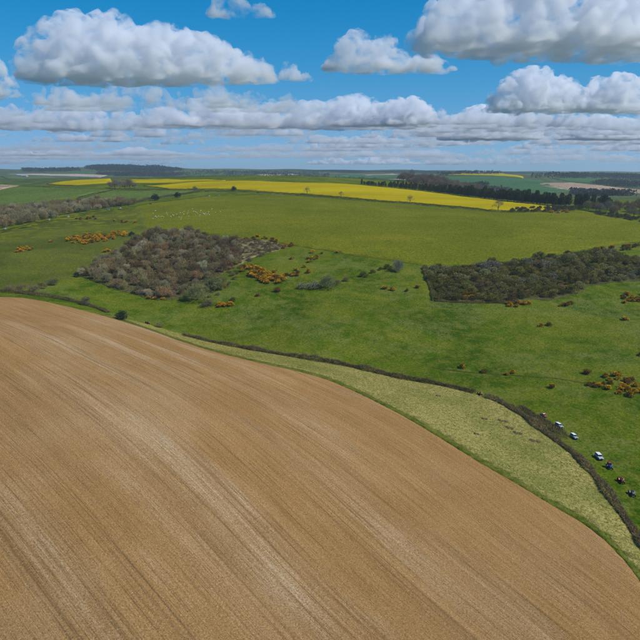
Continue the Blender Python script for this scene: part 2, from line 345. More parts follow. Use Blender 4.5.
M['track'] = m_grass('worn_track', [(.085, .115, .008), (.105, .128, .012), (.13, .142, .02), (.15, .148, .03)], .05, .3, .9, .4)
M['damp'] = m_grass('damp_track', [(.05, .062, .006), (.065, .075, .009), (.085, .088, .014), (.09, .085, .02)], .05, .3, .9, .4)
def ribbon(name, label, px, w, mat, off=.07):
    P = densify(hit(smooth_px(px, 5)), 3, False); T = np.gradient(P, axis=0); T /= np.linalg.norm(T, axis=1, keepdims=True); N_ = np.stack([-T[:, 1], T[:, 0]], 1)
    wv = w*(.55 + .45*np.array([noise.noise(Vector((i/4., w, px[0][0]))) for i in range(len(P))]))[:, None]
    wv[0] = wv[-1] = .1; field(name, label, np.vstack([P - N_*wv/2, (P + N_*wv/2)[::-1]]), mat, 6, off, edge=1.5, jamp=.5, jwl=2)
ribbon('grass_track', 'worn pale track crossing the grass beside the dark evergreen', [(128,315),(150,322),(175,328.5),(200,337),(240,345)], 2.2, M['track'])
ribbon('grass_track', 'dark sunken track on the valley floor below the gorse', [(432,368),(480,373.5),(520,376),(560,379),(600,386)], 3.0, M['damp'])
ribbon('grass_track', 'sheep path slanting over the upper valley side', [(300,300),(350,306),(400,318),(450,330),(500,337)], 1.4, M['track'])
ribbon('grass_track', 'sheep path below the square thicket', [(420,306),(470,311),(530,312),(600,311),(650,314)], 1.3, M['track'])
def m_heath():
    g = G('heath_turf'); p = g.pos(); col = g.ramp(g.noise(p, .12, 5, .65), [(.35, (.10, .075, .035)), (.5, (.16, .13, .055)), (.62, (.26, .23, .11))])
    g.principled(g.mix(1.0, col, g.ramp(g.noise(p, 1.2, 4, .7), [(.3, .65), (.7, 1.35)]), 'MULTIPLY'), .95, None, 0.0); return g.m
M['heath'] = m_heath()
M['duff'] = m_grass('thicket_litter', [(.05, .05, .018), (.07, .065, .025), (.10, .085, .035), (.08, .09, .025)], .05, .2, 1.5, .6)
field('heath_patch', 'brown heathy tongue of rough ground right of the left wood', hit([(228,238),(246,239.5),(262,240),(280,243.5),(290,247),(276,251),(262,254),(248,260),(240,265),(225,268),(215,262)]), M['heath'], 6, .26, edge=2, jamp=2.5, jwl=5)
field('wood_floor', 'dark leaf litter under the left wood', hit([(77,276),(90,269),(112,258),(128,249),(140,239),(158,232.5),(190,233.5),(215,239.5),(238,246),(241,262),(231,271),(217,277),(201,287),(181,298),(160,301),(148,299),(120,291),(95,282)]), M['duff'], 7, .30, edge=2, jamp=3, jwl=5)
field('thicket_floor', 'dark rough ground under the square thicket', hit([(424.5,268),(435,301.5),(470,303.5),(515,304),(532,299),(548,301),(578,294),(588,286),(610,283),(645,281),(720,278),(720,262),(645,258),(620,254.5),(592,250.5),(540,258),(480,265)]), M['duff'], 7, .26, edge=2, jamp=1.5, jwl=5)
def far(name, label, px, mat, ymin=None, off=1.0, h=0., step=30):
    field(name, label, hit(px, ymin), mat, step, off, h, edge=step*.5, jamp=step*.12, jwl=step)
far('rapeseed_field', 'thin yellow rapeseed strip beside bare trees, far left', [(46,184.2),(75,180.5),(110,179),(112,183.5),(75,185.6)], M['rape'], None, .5, 1.0, 20)
far('rapeseed_field', 'narrow yellow rapeseed strip behind the far left hedge', [(128,180),(165,179.6),(210,180.3),(226,180.8),(200,181.6),(150,183.6),(132,183.3)], M['rape'], None, .5, 1.0, 20)
far('mid_field', 'green field behind the grey treeline, far left', [(-120,190),(26,187),(108,190),(79,196.5),(40,202),(0,206),(-120,215)], M['midgreen'], None, .4, 0, 16)
far('mid_field', 'light green field below the left rapeseed', [(80,196.6),(110,190.6),(150,190.6),(195,190.2),(150,198),(120,203),(90,205),(60,207)], M['midgreen'], None, .5, 0, 16)
far('brown_field', 'small bare brown field at the left edge', [(-80,187),(0,184.8),(20,185.6),(0,190),(-80,194)], M['farbrown'], None, .6, 0, 20)
far('green_field', 'green field on the far left brow', [(-80,185),(0,182.5),(40,182),(20,185),(-80,186.5)], M['far_green'], None, .5, 0, 25)
far('green_field', 'teal green hill field above the conifer belt', [(428,184),(445,177.5),(482,175.5),(523,178.5),(548,183),(575,191),(540,193),(480,192),(440,190)], M['emerald'], 2250, 1.5, 0, 40)
far('rapeseed_field', 'small yellow rapeseed strip on the right skyline', [(437,175.6),(460,173.8),(482,173.4),(505,174.6),(523,177),(523,178.6),(500,176.6),(470,175.8)], M['rape'], 2250, 2.5, 1, 40)
far('brown_field', 'pale brown ploughed field on the far right', [(532,183.4),(570,182.6),(600,185.5),(640,190),(720,199),(720,205),(640,196),(595,193.5),(570,191)], M['farbrown'], 2050, 1.5, 0, 40)
far('green_field', 'green strip above the far right brown field', [(550,178.8),(575,177.6),(600,179),(640,182),(720,186),(720,190),(640,187.5),(600,183.6),(570,181.6)], M['emerald'], 2250, 1.2, 0, 60)
far('pale_field', 'long pale field strip beyond the rapeseed brow', [(340,182.5),(375,179.6),(412,178.6),(412,181),(385,184)], M['pink'], 1900, 1.2, 0, 40)
far('pale_field', 'long pale field on the hills at the far left', [(5,174.5),(40,173.8),(72,174),(108,175.4),(100,177.5),(60,176)], M['pink'], 3300, 2, 0, 60)
far('pale_field', 'small pale field below the hills, left of centre', [(215,177.2),(228,176.5),(233,178.6),(220,179.3)], M['pink'], 3300, 2, 0, 60)
far('green_field', 'pale green downland slope on the far hills', [(170,177),(215,173),(330,174),(300,177),(220,179)], M['far_green'], 3300, 2, 0, 80)
far('green_field', 'green field on the hills behind the wooded knoll', [(320,179),(345,174),(440,174.5),(425,178),(360,178)], M['emerald'], 3300, 1.6, 0, 80)

for lab, px, mt in [('narrow green field under the far left ridge', [(40,172.6),(90,172.4),(95,174),(50,174.2)], 'emerald'), ('olive field on the far left hills', [(0,176.6),(45,176.6),(60,179),(10,179.6)], 'midgreen'),
                    ('pale stubble field in the far centre', [(255,174.6),(292,173.8),(300,175),(262,176)], 'pink'), ('emerald field in the far centre', [(300,176.2),(345,175.4),(352,177),(310,178)], 'emerald'),
                    ('green field left of the far centre', [(185,174.4),(212,173.4),(220,175),(192,176.4)], 'far_green'), ('small tan field on the far centre right', [(360,174.6),(392,173.8),(398,175),(366,175.8)], 'farbrown'), ('light green field on the far hills above the rapeseed', [(232,177.4),(280,176.6),(288,178.6),(240,179.4)], 'midgreen')]:
    far('distant_field', lab, px, M[mt], 3300, 2.2, 0, 60)
# ------------------------------------------------------------------ vegetation
def m_plant(name, rough=.9, var=.5, transl=0.0):
    g = G(name); oi = g.n('ObjectInfo'); p = g.n('TexCoord').outputs['Object']
    f = g.noise(p, 1.1, 3, .65); f2 = g.noise(p, 9.0, 2, .6)
    col = g.mix(1.0, oi.outputs['Color'], g.ramp(f, [(.3, 1-var), (.5, 1.0), (.7, 1+var)]), 'MULTIPLY')
    col = g.mix(1.0, col, g.ramp(f2, [(.3, .75), (.7, 1.25)]), 'MULTIPLY')
    pr = g.principled(col, rough, None, .08)
    if transl:
        t = g.n('BsdfTranslucent', {'Color': col}); mx = g.n('MixShader', {0: transl, 1: pr.outputs[0], 2: t.outputs[0]}); g.t.links.new(mx.outputs[0], g.out.inputs[0])
    return g.m
M['twig'] = m_plant('bare_twigs', .95, .35); M['leaf'] = m_plant('small_leaves', .85, .4, .15); M['petal'] = m_plant('gorse_petals', .8, .3, .1)
gb = G('bark'); M['bark'] = (gb.principled(gb.ramp(gb.noise(gb.n('TexCoord').outputs['Object'], 6, 4, .6), [(.3, (.07, .055, .04)), (.7, (.16, .13, .10))]), .95), gb.m)[1]

def unit(a): return a/np.maximum(np.linalg.norm(a, axis=1, keepdims=True), 1e-9)
def slivers(C, D, L, Wd, r, leaf=False):
    """thin triangles (twigs) or small diamonds (leaves) at C along D"""
    n = len(C); S = unit(np.cross(D, r.normal(size=(n, 3))))*(Wd[:, None]/2); T = C + D*L[:, None]
    if leaf:
        Mid = C + D*(L*.45)[:, None]; V = np.stack([C, Mid-S, T, Mid+S], 1).reshape(-1, 3); i = np.arange(n)*4
        return V, np.concatenate([np.stack([i, i+1, i+2], 1), np.stack([i, i+2, i+3], 1)])
    V = np.stack([C-S, C+S, T], 1).reshape(-1, 3); i = np.arange(n)*3
    return V, np.stack([i, i+1, i+2], 1)
def lobes(r, n, rx, z0, z1, lr):
    P = []
    for k in range(n):
        a = r.uniform(0, 6.283); q = math.sqrt(r.uniform(0, 1)); t = r.uniform(0, 1)
        hz = math.sqrt(max(0, 1 - q*q)); z = z0 + (z1-z0)*(.15 + .85*hz*t**.5)
        P.append((q*rx*math.cos(a), q*rx*math.sin(a), z, lr*r.uniform(.7, 1.25)))
    return np.array(P)
def crown_pts(r, LB, n, shell=.55):
    k = r.choice(len(LB), n, p=LB[:, 3]**2/np.sum(LB[:, 3]**2)); D = unit(r.normal(size=(n, 3))); rad = LB[k, 3]*(shell + (1-shell)*r.uniform(0, 1, n)**.6)
    C = LB[k, :3] + D*rad[:, None]*np.array([1, 1, .85]); return C, D, k
def crown(name, seed, n, nl, rx, z0, z1, lr, L, Wd, leaf, up=.4, mat='twig', zmin=.15):
    r = np.random.default_rng(seed); LB = lobes(r, nl, rx, z0, z1, lr); C, D, k = crown_pts(r, LB, n)
    D = unit(D + np.array([0, 0, up]) + r.normal(size=D.shape)*.45); C = C - D*(L*.5); C[:, 2] = np.maximum(C[:, 2], zmin)
    V, F = slivers(C, D, L*r.uniform(.6, 1.3, n), Wd*r.uniform(.6, 1.4, n), r, leaf)
    return mesh_np(name, V, F, M[mat])
def tube(P, Rr, sides=6):
    P = np.array(P, float); V = []; F = []
    for i, p in enumerate(P):
        d = P[min(i+1, len(P)-1)] - P[max(i-1, 0)]; d /= np.linalg.norm(d); a = np.cross(d, [.3, .9, .1]); a /= np.linalg.norm(a); b = np.cross(d, a)
        for s in range(sides): t = 6.2832*s/sides; V.append(p + Rr[i]*(a*math.cos(t) + b*math.sin(t)))
    for i in range(len(P)-1):
        for s in range(sides): F.append((i*sides+s, i*sides+(s+1) % sides, (i+1)*sides+(s+1) % sides, (i+1)*sides+s))
    return np.array(V), np.array(F)
def merge(parts):
    V = []; F = []; o = 0
    for v, f in parts: V.append(v); F.append(np.asarray(f)+o); o += len(v)
    return np.vstack(V), np.vstack(F)
def trunk(name, seed, h, r0, nb, rx, zc):
    r = np.random.default_rng(seed); parts = [tube([(0, 0, -.3), (.05*h*r.normal()*.3, .02, h*.3), (.03*h*r.normal(), .03*h*r.normal(), h*.62), (.05*h*r.normal(), .04*h*r.normal(), h*.9)], [r0*1.25, r0, r0*.6, r0*.12])]
    for k in range(nb):
        a = 6.283*k/nb + r.normal()*.3; z = zc*r.uniform(.55, 1.2); e = rx*r.uniform(.6, .9); up = h*r.uniform(.22, .42)
        parts.append(tube([(0, 0, z), (e*.4*math.cos(a), e*.4*math.sin(a), z+up*.55), (e*math.cos(a+.2), e*math.sin(a+.2), z+up)], [r0*.45, r0*.3, r0*.06], 5))
    V, F = merge(parts); return mesh_np(name, V, F, M['bark'])
ARCH = {}
def arch(key, name, parts): ARCH[key] = (name, parts)
for i in range(5):      # leafless scrub trees: dome of twigs almost to the ground
    arch(f'bare{i}', 'bare_tree', [('trunk', trunk('trunk', 40+i, 6.5, .16, 5, 3.2, 2.0), None), ('crown', crown('bare_crown', 50+i, 3000, 17, 3.2, .8, 6.0, 1.75, .95, .085, False), 1)])
for i in range(3):      # big open hedgerow and wood trees
    arch(f'broad{i}', 'broad_tree', [('trunk', trunk('trunk', 60+i, 12, .34, 7, 5.2, 3.4), None), ('crown', crown('broad_crown', 65+i, 3800, 28, 5.0, 2.0, 11.6, 2.2, 1.3, .11, False), 1)])
arch('sparse', 'open_tree', [('trunk', trunk('trunk', 71, 9, .26, 9, 4.4, 2.6), None), ('crown', crown('sparse_crown', 72, 900, 16, 4.2, 3.0, 9.5, 1.7, 1.3, .09, False), 1)])
for i in range(3):
    arch(f'scrub{i}', 'scrub_bush', [('stems', trunk('stems', 80+i, 2.4, .08, 7, 1.7, .5), None), ('foliage', crown('scrub_foliage', 85+i, 1900, 15, 2.3, .25, 2.7, 1.05, .36, .17, True, .3, 'leaf'), 1)])
arch('brown', 'bramble_bush', [('stems', trunk('stems', 90, 1.6, .06, 6, 1.6, .3), None), ('foliage', crown('bramble_foliage', 91, 1500, 12, 2.2, .15, 1.6, .85, .5, .09, False, .3, 'twig'), 1)])
for i in range(2):      # blackthorn: dark twigs under white blossom
    LBs = 95+i
    arch(f'thorn{i}', 'blackthorn_bush', [('stems', trunk('stems', 93+i, 3, .08, 7, 1.9, .6), None), ('foliage', crown('thorn_twigs', LBs, 1500, 14, 2.2, .35, 3.2, 1.15, .6, .08, False, .3), 1), ('blossom', crown('thorn_blossom', LBs, 420, 14, 2.25, .4, 3.3, 1.2, .24, .16, True, .3, 'petal'), (.48, .47, .38))])
for i in range(4):      # gorse: dark spiny dome, yellow flowers in uneven patches
    r = np.random.default_rng(100+i); LB = lobes(r, 11, 1.0, .1, 1.3, .60); C, D, k = crown_pts(r, LB, 1200, .5); C[:, 2] = np.maximum(C[:, 2], .08)
    D = unit(D + [0, 0, .4] + r.normal(size=D.shape)*.4); V, F = slivers(C-D*.12, D, r.uniform(.18, .4, len(C)), r.uniform(.05, .11, len(C)), r, True); fm = mesh_np('gorse_foliage', V, F, M['leaf'])
    C, D, k = crown_pts(r, LB, 2600, .85); w = r.uniform(0, 1, len(LB)) ; keep = (C[:, 2] > .35) & (r.uniform(0, 1, len(C)) < np.clip(w[k]*1.5 - .22, 0, 1)*np.clip(.40 + D[:, 2]*.9, 0, 1)); C, D = C[keep], D[keep]
    V, F = slivers(C, unit(D + r.normal(size=D.shape)*.5), r.uniform(.12, .26, len(C)), r.uniform(.09, .17, len(C)), r, True); pm = mesh_np('gorse_petals', V, F, M['petal'])
    arch(f'gorse{i}', 'gorse_bush', [('foliage', fm, 1), ('blossom', pm, (.60, .30, .008))])
for i in range(3):      # dark conifers: tiers of drooping boughs on a straight stem
    r = np.random.default_rng(120+i); n = 2200; t = r.uniform(.08, 1, n)**.8; z = 2 + t*15; tier = (np.floor(z/1.25)+.5)*1.25; z = tier + r.normal(size=n)*.28
    a = r.uniform(0, 6.283, n); lobe = 1 + .28*np.sin(a*3 + tier*2.1) + .2*np.sin(a*5+tier); rm = (4.4*np.clip(1 - z/18.2, 0, 1)**.42)*lobe; q = r.uniform(.25, 1, n)**.6*np.maximum(rm, .15)
    C = np.stack([q*np.cos(a), q*np.sin(a), z - q*.22], 1); D = unit(np.stack([np.cos(a), np.sin(a), np.full(n, -.15)], 1) + r.normal(size=(n, 3))*.4)
    V, F = slivers(C, D, r.uniform(.6, 1.2, n), r.uniform(.3, .6, n), r, True)
    arch(f'conifer{i}', 'conifer_tree', [('trunk', mesh_np('trunk', *tube([(0, 0, -.3), (0, .05, 6), (.05, 0, 16.8)], [.3, .22, .04]), M['bark']), None), ('crown', mesh_np('conifer_crown', V, F, M['leaf']), 1)])
arch('holly', 'evergreen_tree', [('trunk', trunk('trunk', 130, 4.2, .2, 6, 2.2, 1.2), None), ('crown', crown('holly_crown', 131, 2900, 22, 2.2, .5, 4.7, 1.25, .38, .22, True, .2, 'leaf'), 1)])
for i in range(2):      # grey sallow clump, soft haze of fine twigs and catkins
    arch(f'sallow{i}', 'sallow_bush', [('stems', trunk('stems', 140+i, 4.2, .12, 9, 3, .6), None), ('foliage', crown('sallow_twigs', 142+i, 3600, 26, 3.3, .4, 4.8, 1.5, .85, .07, False, .7), 1)])
def place(key, x, y, s=1., col=None, label=None, cat=None, group=None, rz=None, sz=None, name=None, r=random):
    nm, parts = ARCH[key]; z = float(zat(np.array([x]), np.array([y]))[0])
    e = empty(name or nm, (x, y, z), r.uniform(0, 6.283) if rz is None else rz, (s, s, sz or s)); tag(e, label, cat, group)
    for pn, me, c in parts:
        o = ob(pn, me, e)
        if c is not None: o.color = (*(col if c == 1 else c), 1)
    return e
def vary(c, r, a=.18, hue=.08):
    k = 1 + r.uniform(-a, a); return tuple(max(.004, v*k*(1 + r.uniform(-hue, hue))) for v in c)
def poisson(poly, dmin, r, nmax=100000, tries=60000):
    lo, hi = poly.min(0), poly.max(0); c = np.column_stack([r.uniform(lo[0], hi[0], tries), r.uniform(lo[1], hi[1], tries)]); c = c[inside(poly, c[:, 0], c[:, 1])]
    cell = {}; out = []
    for p in c:
        k = (int(p[0]//dmin), int(p[1]//dmin))
        if all(np.hypot(*(p-q)) >= dmin for i in (-1, 0, 1) for j in (-1, 0, 1) for q in cell.get((k[0]+i, k[1]+j), [])):
            cell.setdefault(k, []).append(p); out.append(p)
            if len(out) >= nmax: break
    return np.array(out)
def side(p, P):                                       # which part of a wood, as seen in the photo
    lo, hi = P.min(0), P.max(0); fx = (p[0]-lo[0])/(hi[0]-lo[0]); fy = (p[1]-lo[1])/(hi[1]-lo[1])
    v = 'lower' if fy < .36 else 'upper' if fy > .66 else 'middle'; h = 'left' if fx < .36 else 'right' if fx > .66 else 'centre'
    return f'{v} {h}'
pr = random.Random(21); nr = np.random.default_rng(22)
GREY, BROWN, RED, PALE = (.225, .182, .090), (.195, .146, .068), (.230, .154, .074), (.31, .275, .155)
DKG, OLV, GRG = (.125, .118, .024), (.205, .178, .040), (.235, .208, .078)

# --- the leafless wood on the left slope
WOOD = hit([(78,274),(90,268),(112,257),(128,248),(140,238),(158,232),(190,233),(215,239),(238,245),(240,262),(230,270),(216,275),(200,285),(180,296),(160,299),(148,297),(120,289),(95,280)])
for p in poisson(WOOD, 7.3, nr, 300):
    f = noise.noise(Vector((p[0]/28, p[1]/28, 1.3))); t = pr.random()
    col = RED if f > .30 else BROWN if f > -.05 else GREY
    if t < .16: col = PALE
    elif t < .26: col = GREY
    s = pr.choice([.8, 1.0, 1.15, 1.3, 1.55])*pr.uniform(.9, 1.1)
    cw_ = {RED: 'rusty brown', BROWN: 'dull brown', GREY: 'grey', PALE: 'pale grey-green'}[col]; hs_ = 'low' if s < .95 else 'tall' if s > 1.35 else 'middling'
    place(f'bare{pr.randrange(5)}', p[0], p[1], s*.90, vary(col, pr, .42), f'{hs_} {cw_} leafless tree in the {side(p, WOOD)} of the left wood', 'tree', 'leafless trees of the left wood', sz=s*pr.uniform(.8, 1.15), r=pr)
for i, (x, y) in enumerate([(150,297),(160,297.5),(172,294),(185,289),(140,294),(196,283),(206,278),(120,288.5),(178,290),(166,293)]):
    p = hit([(x, y)])[0]; place(f'thorn{i%2}', p[0], p[1], pr.uniform(1.0, 1.4), vary((.17, .145, .10), pr), 'white-flecked blackthorn on the lower edge of the left wood', 'bush', 'blackthorn along the left wood', r=pr)
# --- heathy tongue right of the wood
TONGUE = hit([(228,240),(262,241),(288,246.5),(270,252.5),(245,263),(222,268)])
for p in poisson(TONGUE, 4.4, nr, 110):
    if pr.random() < .8: place('brown', p[0], p[1], pr.uniform(.85, 1.5), vary(pr.choice([BROWN, (.16, .12, .07), (.21, .165, .09)]), pr), f'low brown bramble bush in the {side(p, TONGUE)} of the heathy tongue', 'bush', 'brambles right of the left wood', r=pr)
STRAG = hit([(205,282),(222,270),(236,263),(244,266),(236,280),(222,292),(210,300),(204,293)])
for p in poisson(STRAG, 6.5, nr, 26):
    place(pr.choice(['scrub0', 'brown', 'bare1', 'scrub2']), p[0], p[1], pr.uniform(.7, 1.15), vary(pr.choice([OLV, (.16, .15, .08), BROWN]), pr, .25), f'straggling olive-brown bush between wood and sallows, {side(p, STRAG)} part', 'bush', 'straggling bushes below the wood', name='straggling_bush', r=pr)
# --- the square scrub thicket on the right
SCRUB = hit([(426,270),(438,299.5),(470,301.5),(513,302),(532,297),(548,298.5),(575,292),(585,284),(610,281),(645,279),(700,276),(700,264),(645,260),(620,256),(592,252),(540,259),(480,266)])
for p in poisson(SCRUB, 6.4, nr, 300):
    f = noise.noise(Vector((p[0]/25, p[1]/25, 7.3))); t = pr.random(); s = pr.choice([1.3, 1.6, 1.85, 2.1])*pr.uniform(.9, 1.12)
    key = f'scrub{pr.randrange(3)}'; col = vary(pr.choice([DKG, OLV, OLV, GRG] if f > -.05 else [GRG, (.20, .165, .065), (.165, .135, .045), OLV]), pr, .38)
    if t < .055: key, col = f'thorn{pr.randrange(2)}', vary((.15, .13, .085), pr)
    hs_ = 'small' if s < 1.5 else 'big' if s > 1.95 else 'mid-sized'
    place(key, p[0], p[1], s, col, (f'{hs_} white-flecked' if key[0] == 't' else f'{hs_} olive-grey') + f' bush in the {side(p, SCRUB)} of the square thicket', 'bush', 'bushes of the right thicket', sz=s*pr.uniform(.7, 1.1), r=pr)
# --- grey treeline behind the left pasture
TLP = hit([(-60,243),(0,229),(30,223),(60,216),(100,209.5),(135,204.5),(120,202.5),(80,204.5),(40,208),(0,213),(-60,219)])
for p in poisson(TLP, 11.4, nr, 210):
    s = pr.uniform(.8, 1.15); place(f'bare{pr.randrange(5)}', p[0], p[1], s*1.9, vary(pr.choice([GREY, PALE, GREY, BROWN]), pr, .2), f"{'tall' if s > 1.03 else 'low' if s < .9 else 'middling'} grey leafless tree in the {side(p, TLP)} of the treeline behind the left pasture", 'tree', 'grey treeline on the left', sz=s*2.1, name='treeline_tree', r=pr)

# --- hedgerows
def hedge(label, px, h, w, col, dens=26, name='hedgerow', ymin=None, group=None, leaf=False, rag=0., world=None):
    P = densify(hit(smooth_px(px, 5), ymin) if world is None else world, 1.0, False); n = len(P); L = np.hypot(*(P[1:]-P[:-1]).T).sum()
    r = np.random.default_rng(int(abs(P[0, 0]*7) + n)); m = int(L*dens); k = r.integers(0, n, m)
    prof = .72 + .45*np.array([noise.noise(Vector((i/7., 2.2, P[0, 0]))) for i in range(n)]) + .25*np.array([noise.noise(Vector((i/2.3, 5.2, P[0, 1]))) for i in range(n)])
    prof = np.maximum(prof*(1 + .5*rag*np.array([noise.noise(Vector((i/13., 8.2, P[0, 0]))) for i in range(n)])) - .12*rag, .14 if rag else .25)
    T = np.gradient(P, axis=0); T = T/np.maximum(np.linalg.norm(T, axis=1, keepdims=True), 1e-9); Nn = np.stack([-T[:, 1], T[:, 0]], 1)
    a = r.uniform(0, math.pi, m); q = r.uniform(.35, 1, m)**.5; hh = h*prof[k]
    off = np.cos(a)*q*w/2*np.clip(prof[k], .5, 1.2); zz = np.sin(a)**.7*q*hh
    XY = P[k] + Nn[k]*off[:, None] + T[k]*r.uniform(-1, 1, m)[:, None]
    C = np.column_stack([XY, zat(XY[:, 0], XY[:, 1]) + zz*.9])
    D = unit(np.column_stack([Nn[k]*np.cos(a)[:, None], np.sin(a)]) + r.normal(size=(m, 3))*.45 + [0, 0, .25]); sc = h/2.6
    V, F = slivers(C - D*.2, D, r.uniform(.45, .95, m)*sc, r.uniform(.07, .16, m)*sc*(1.4 if leaf else 1), r, leaf)
    o = ob(name, mesh_np(name, V, F, M['leaf' if leaf else 'twig'])); o.color = (*col, 1)
    return tag(o, label, 'hedge', group)
HB = (.165, .128, .066)
i0 = 18
hedge('long brown leafless hedge curving along the valley, left of the gap', [(184,335.5),(215,343),(250,349.5),(300,358),(350,366.5),(400,378),(440,385),(474,393)], 3.8, 5.8, HB, 130, rag=1.)
hedge('brown leafless hedge bending down to the right edge, beside the vehicles', [(486,397),(500,402),(525,417),(550,436),(575,455),(592,473),(606,491),(620,511),(640,541),(670,590),(700,650)], 3.1, 5.0, (.25, .19, .095), 190, rag=.6)
hedge('dark bulge of hedge beside the two white off-road cars', [(520,409),(535,417),(550,427.5),(564,439)], 3.4, 5.5, HB, 120)
hedge('scrappy hedge behind the crest of the brown field, far left', [(-40,291),(0,292),(20,293.5),(42,296.5),(70,301),(95,308),(108,313)], 4.0, 5.5, (.15, .122, .06), 90, rag=.8)
DH = (.085, .066, .036)
hedge('dark hedge between the olive field and the yellow rapeseed', [(205,191.5),(240,192),(280,194.3),(340,199),(400,203.6),(450,208),(500,212.3),(545,212)], 5.0, 8, DH, 26, rag=.5)
hedge('thick brown hedge below the left end of the rapeseed', [(112,207),(135,203),(150,199.5),(165,197.5),(200,191.8)], 6, 16, (.15, .12, .08), 40)
hedge('dark hedge across the green fields at the far left', [(-60,190),(0,187),(26,186.4),(70,188.6),(108,189.8)], 4, 6, DH, 14)
hedge('thin hedge climbing from the treeline to the bare tree clump', [(60,206.5),(80,200),(95,195),(112,190.6)], 4, 6, DH, 14)
hedge('hedge line between the far left yellow strips', [(128,184.2),(150,184.2),(180,182.8),(205,181.9),(226,181.4)], 3.4, 6, DH, 14)
hedge('dark hedge along the bottom of the left rapeseed strip', [(46,185.4),(75,186.6),(108,185)], 4, 6, DH, 14)
hedge('hedge below the rapeseed left of the dark shrubs', [(110,190),(140,190.4),(170,190.4),(205,190.2)], 5, 9, (.08, .066, .045), 26)

hedge('straight dark hedge closing the left side of the square thicket', [(424.5,268),(428,279),(432,290),(436,301)], 3.6, 5.5, (.19, .17, .05), 90, leaf=True, rag=.8)
hedge('low dark hedge along the bottom of the square thicket', [(436,301),(455,302.5),(485,303),(513,303)], 2.4, 4.5, (.20, .165, .06), 80, leaf=True, rag=.6)
# --- single trees and shrubs
def at(x, y, ymin=None): return hit([(x, y)], ymin)[0]
def single(key, x, y, s, col, label, cat='tree', sz=None, ymin=None, name=None):
    p = at(x, y, ymin); return place(key, p[0], p[1], s, vary(col, pr, .08, .04), label, cat, None, sz=sz and s*sz, r=pr, name=name)
single('sallow0', 198, 300, 2.7, (.195, .19, .08), 'large grey-green sallow bush standing below the left wood', 'bush', .95)
single('sallow1', 217, 290, 2.7, (.17, .18, .07), 'grey-green sallow bush behind the gorse chain', 'bush', .9)
single('sallow1', 207, 307, 1.3, (.13, .13, .065), 'dark low bush in front of the large sallow', 'bush', .8)
single('sallow0', 328, 288, 1.9, (.19, .20, .085), 'round pale sallow bush in the middle of the valley side', 'bush', 1.1)
for x, y, s, lab in [(303,289,1.7,'white-flowering blackthorn left of the round pale sallow'),(313,289,2.0,'tallest white-flowering blackthorn beside the round pale sallow')]: single('thorn0', x, y, s, (.16, .15, .08), lab, 'bush')
for x, y, s, c, lab in [(338,284,1.2,GRG,'grey bush touching the right of the pale sallow'),(346,281,1.1,GRG,'grey bush second right of the pale sallow'),(364,277,1.5,DKG,'dark bush halfway between pale sallow and lone tree'),
                        (373,273,1.0,DKG,'small dark bush left of the lone valley tree'),(381,270,.9,DKG,'smallest dark bush just left of the lone valley tree'),(388,269,1.4,DKG,'dark bush at the foot of the lone valley tree'),(233,301,1.0,DKG,'dark bush behind the gorse below the sallows')]:
    single('scrub1', x, y, s, c, lab, 'bush')
single('sallow1', 397, 271, 1.6, (.21, .21, .13), 'lone feathery tree on the edge of the olive field', 'tree', 1.35)
single('holly', 122, 319.5, 1.55, (.045, .066, .028), 'round dark evergreen beside the field edge hedge', 'tree', .85)
single('holly', 77, 277, .95, (.05, .08, .034), 'dark evergreen at the left tip of the wood', 'tree', 1.0)
single('holly', 132, 236, 1.25, (.05, .08, .034), 'dark evergreen at the upper left of the wood', 'tree', .9)
single('holly', 155, 200.5, 2.4, (.034, .055, .026), 'left one of two dark evergreens below the rapeseed', 'tree')
single('holly', 178, 197.6, 2.1, (.034, .055, .026), 'right one of two dark evergreens below the rapeseed', 'tree')
for x, y, s, c, lab in [(12,291,1.0,GREY,'leftmost bare bush on the brown field crest'),(22,291.5,1.1,BROWN,'second bare bush on the brown field crest'),(33,292,1.25,GREY,'third, widest bare bush on the brown field crest'),(52,285,1.15,(.14,.14,.08),'greenish bush above the hedge on the field crest'),
                        (42,289,1.0,BROWN,'brown bush between the crest hedge and greenish bush'),(85,305,1.2,(.15,.13,.08),'grey bush at the end of the crest hedge'),(160,327.5,.8,GRG,'tiny lone bush left of the long valley hedge')]:
    single(f'bare{len(lab)%5}', x, y, s*.98, c, lab, 'bush', .85)
for x, y, s, lab in [(307,194.2,1.3,'left bare tree standing in front of the rapeseed'),(341,197,1.0,'middle bare tree standing in front of the rapeseed'),(410,203.4,1.35,'right bare tree standing in front of the rapeseed'),(498,211,1.7,'bare spreading tree at the right end of the rapeseed hedge')]:
    single('sparse', x, y, s, (.17, .145, .08), lab)
single('holly', 234, 190.6, 1.8, (.03, .04, .02), 'small dark round tree at the foot of the rapeseed')
single('broad1', 195, 190, .9, GREY, 'grey bushy tree at the left corner of the rapeseed', 'tree', .7)
single('broad0', 258, 193, .55, GREY, 'grey bush in the hedge left of the bare trees', 'bush', .6)
for i, (x, y, s) in enumerate([(110,188,1.1),(115,188.6,1.4),(120,189,1.5),(125,188.8,1.35),(130,188.6,1.5),(135,188.8,1.0),(117,187,1.4),(128,187,1.4)]):
    p = at(x, y); place(f'broad{i%3}', p[0], p[1], s, vary((.23, .19, .125), pr), 'tall bare tree in the clump by the left yellow strips', 'tree', 'bare tree clump at far left', sz=s*1.1, r=pr)
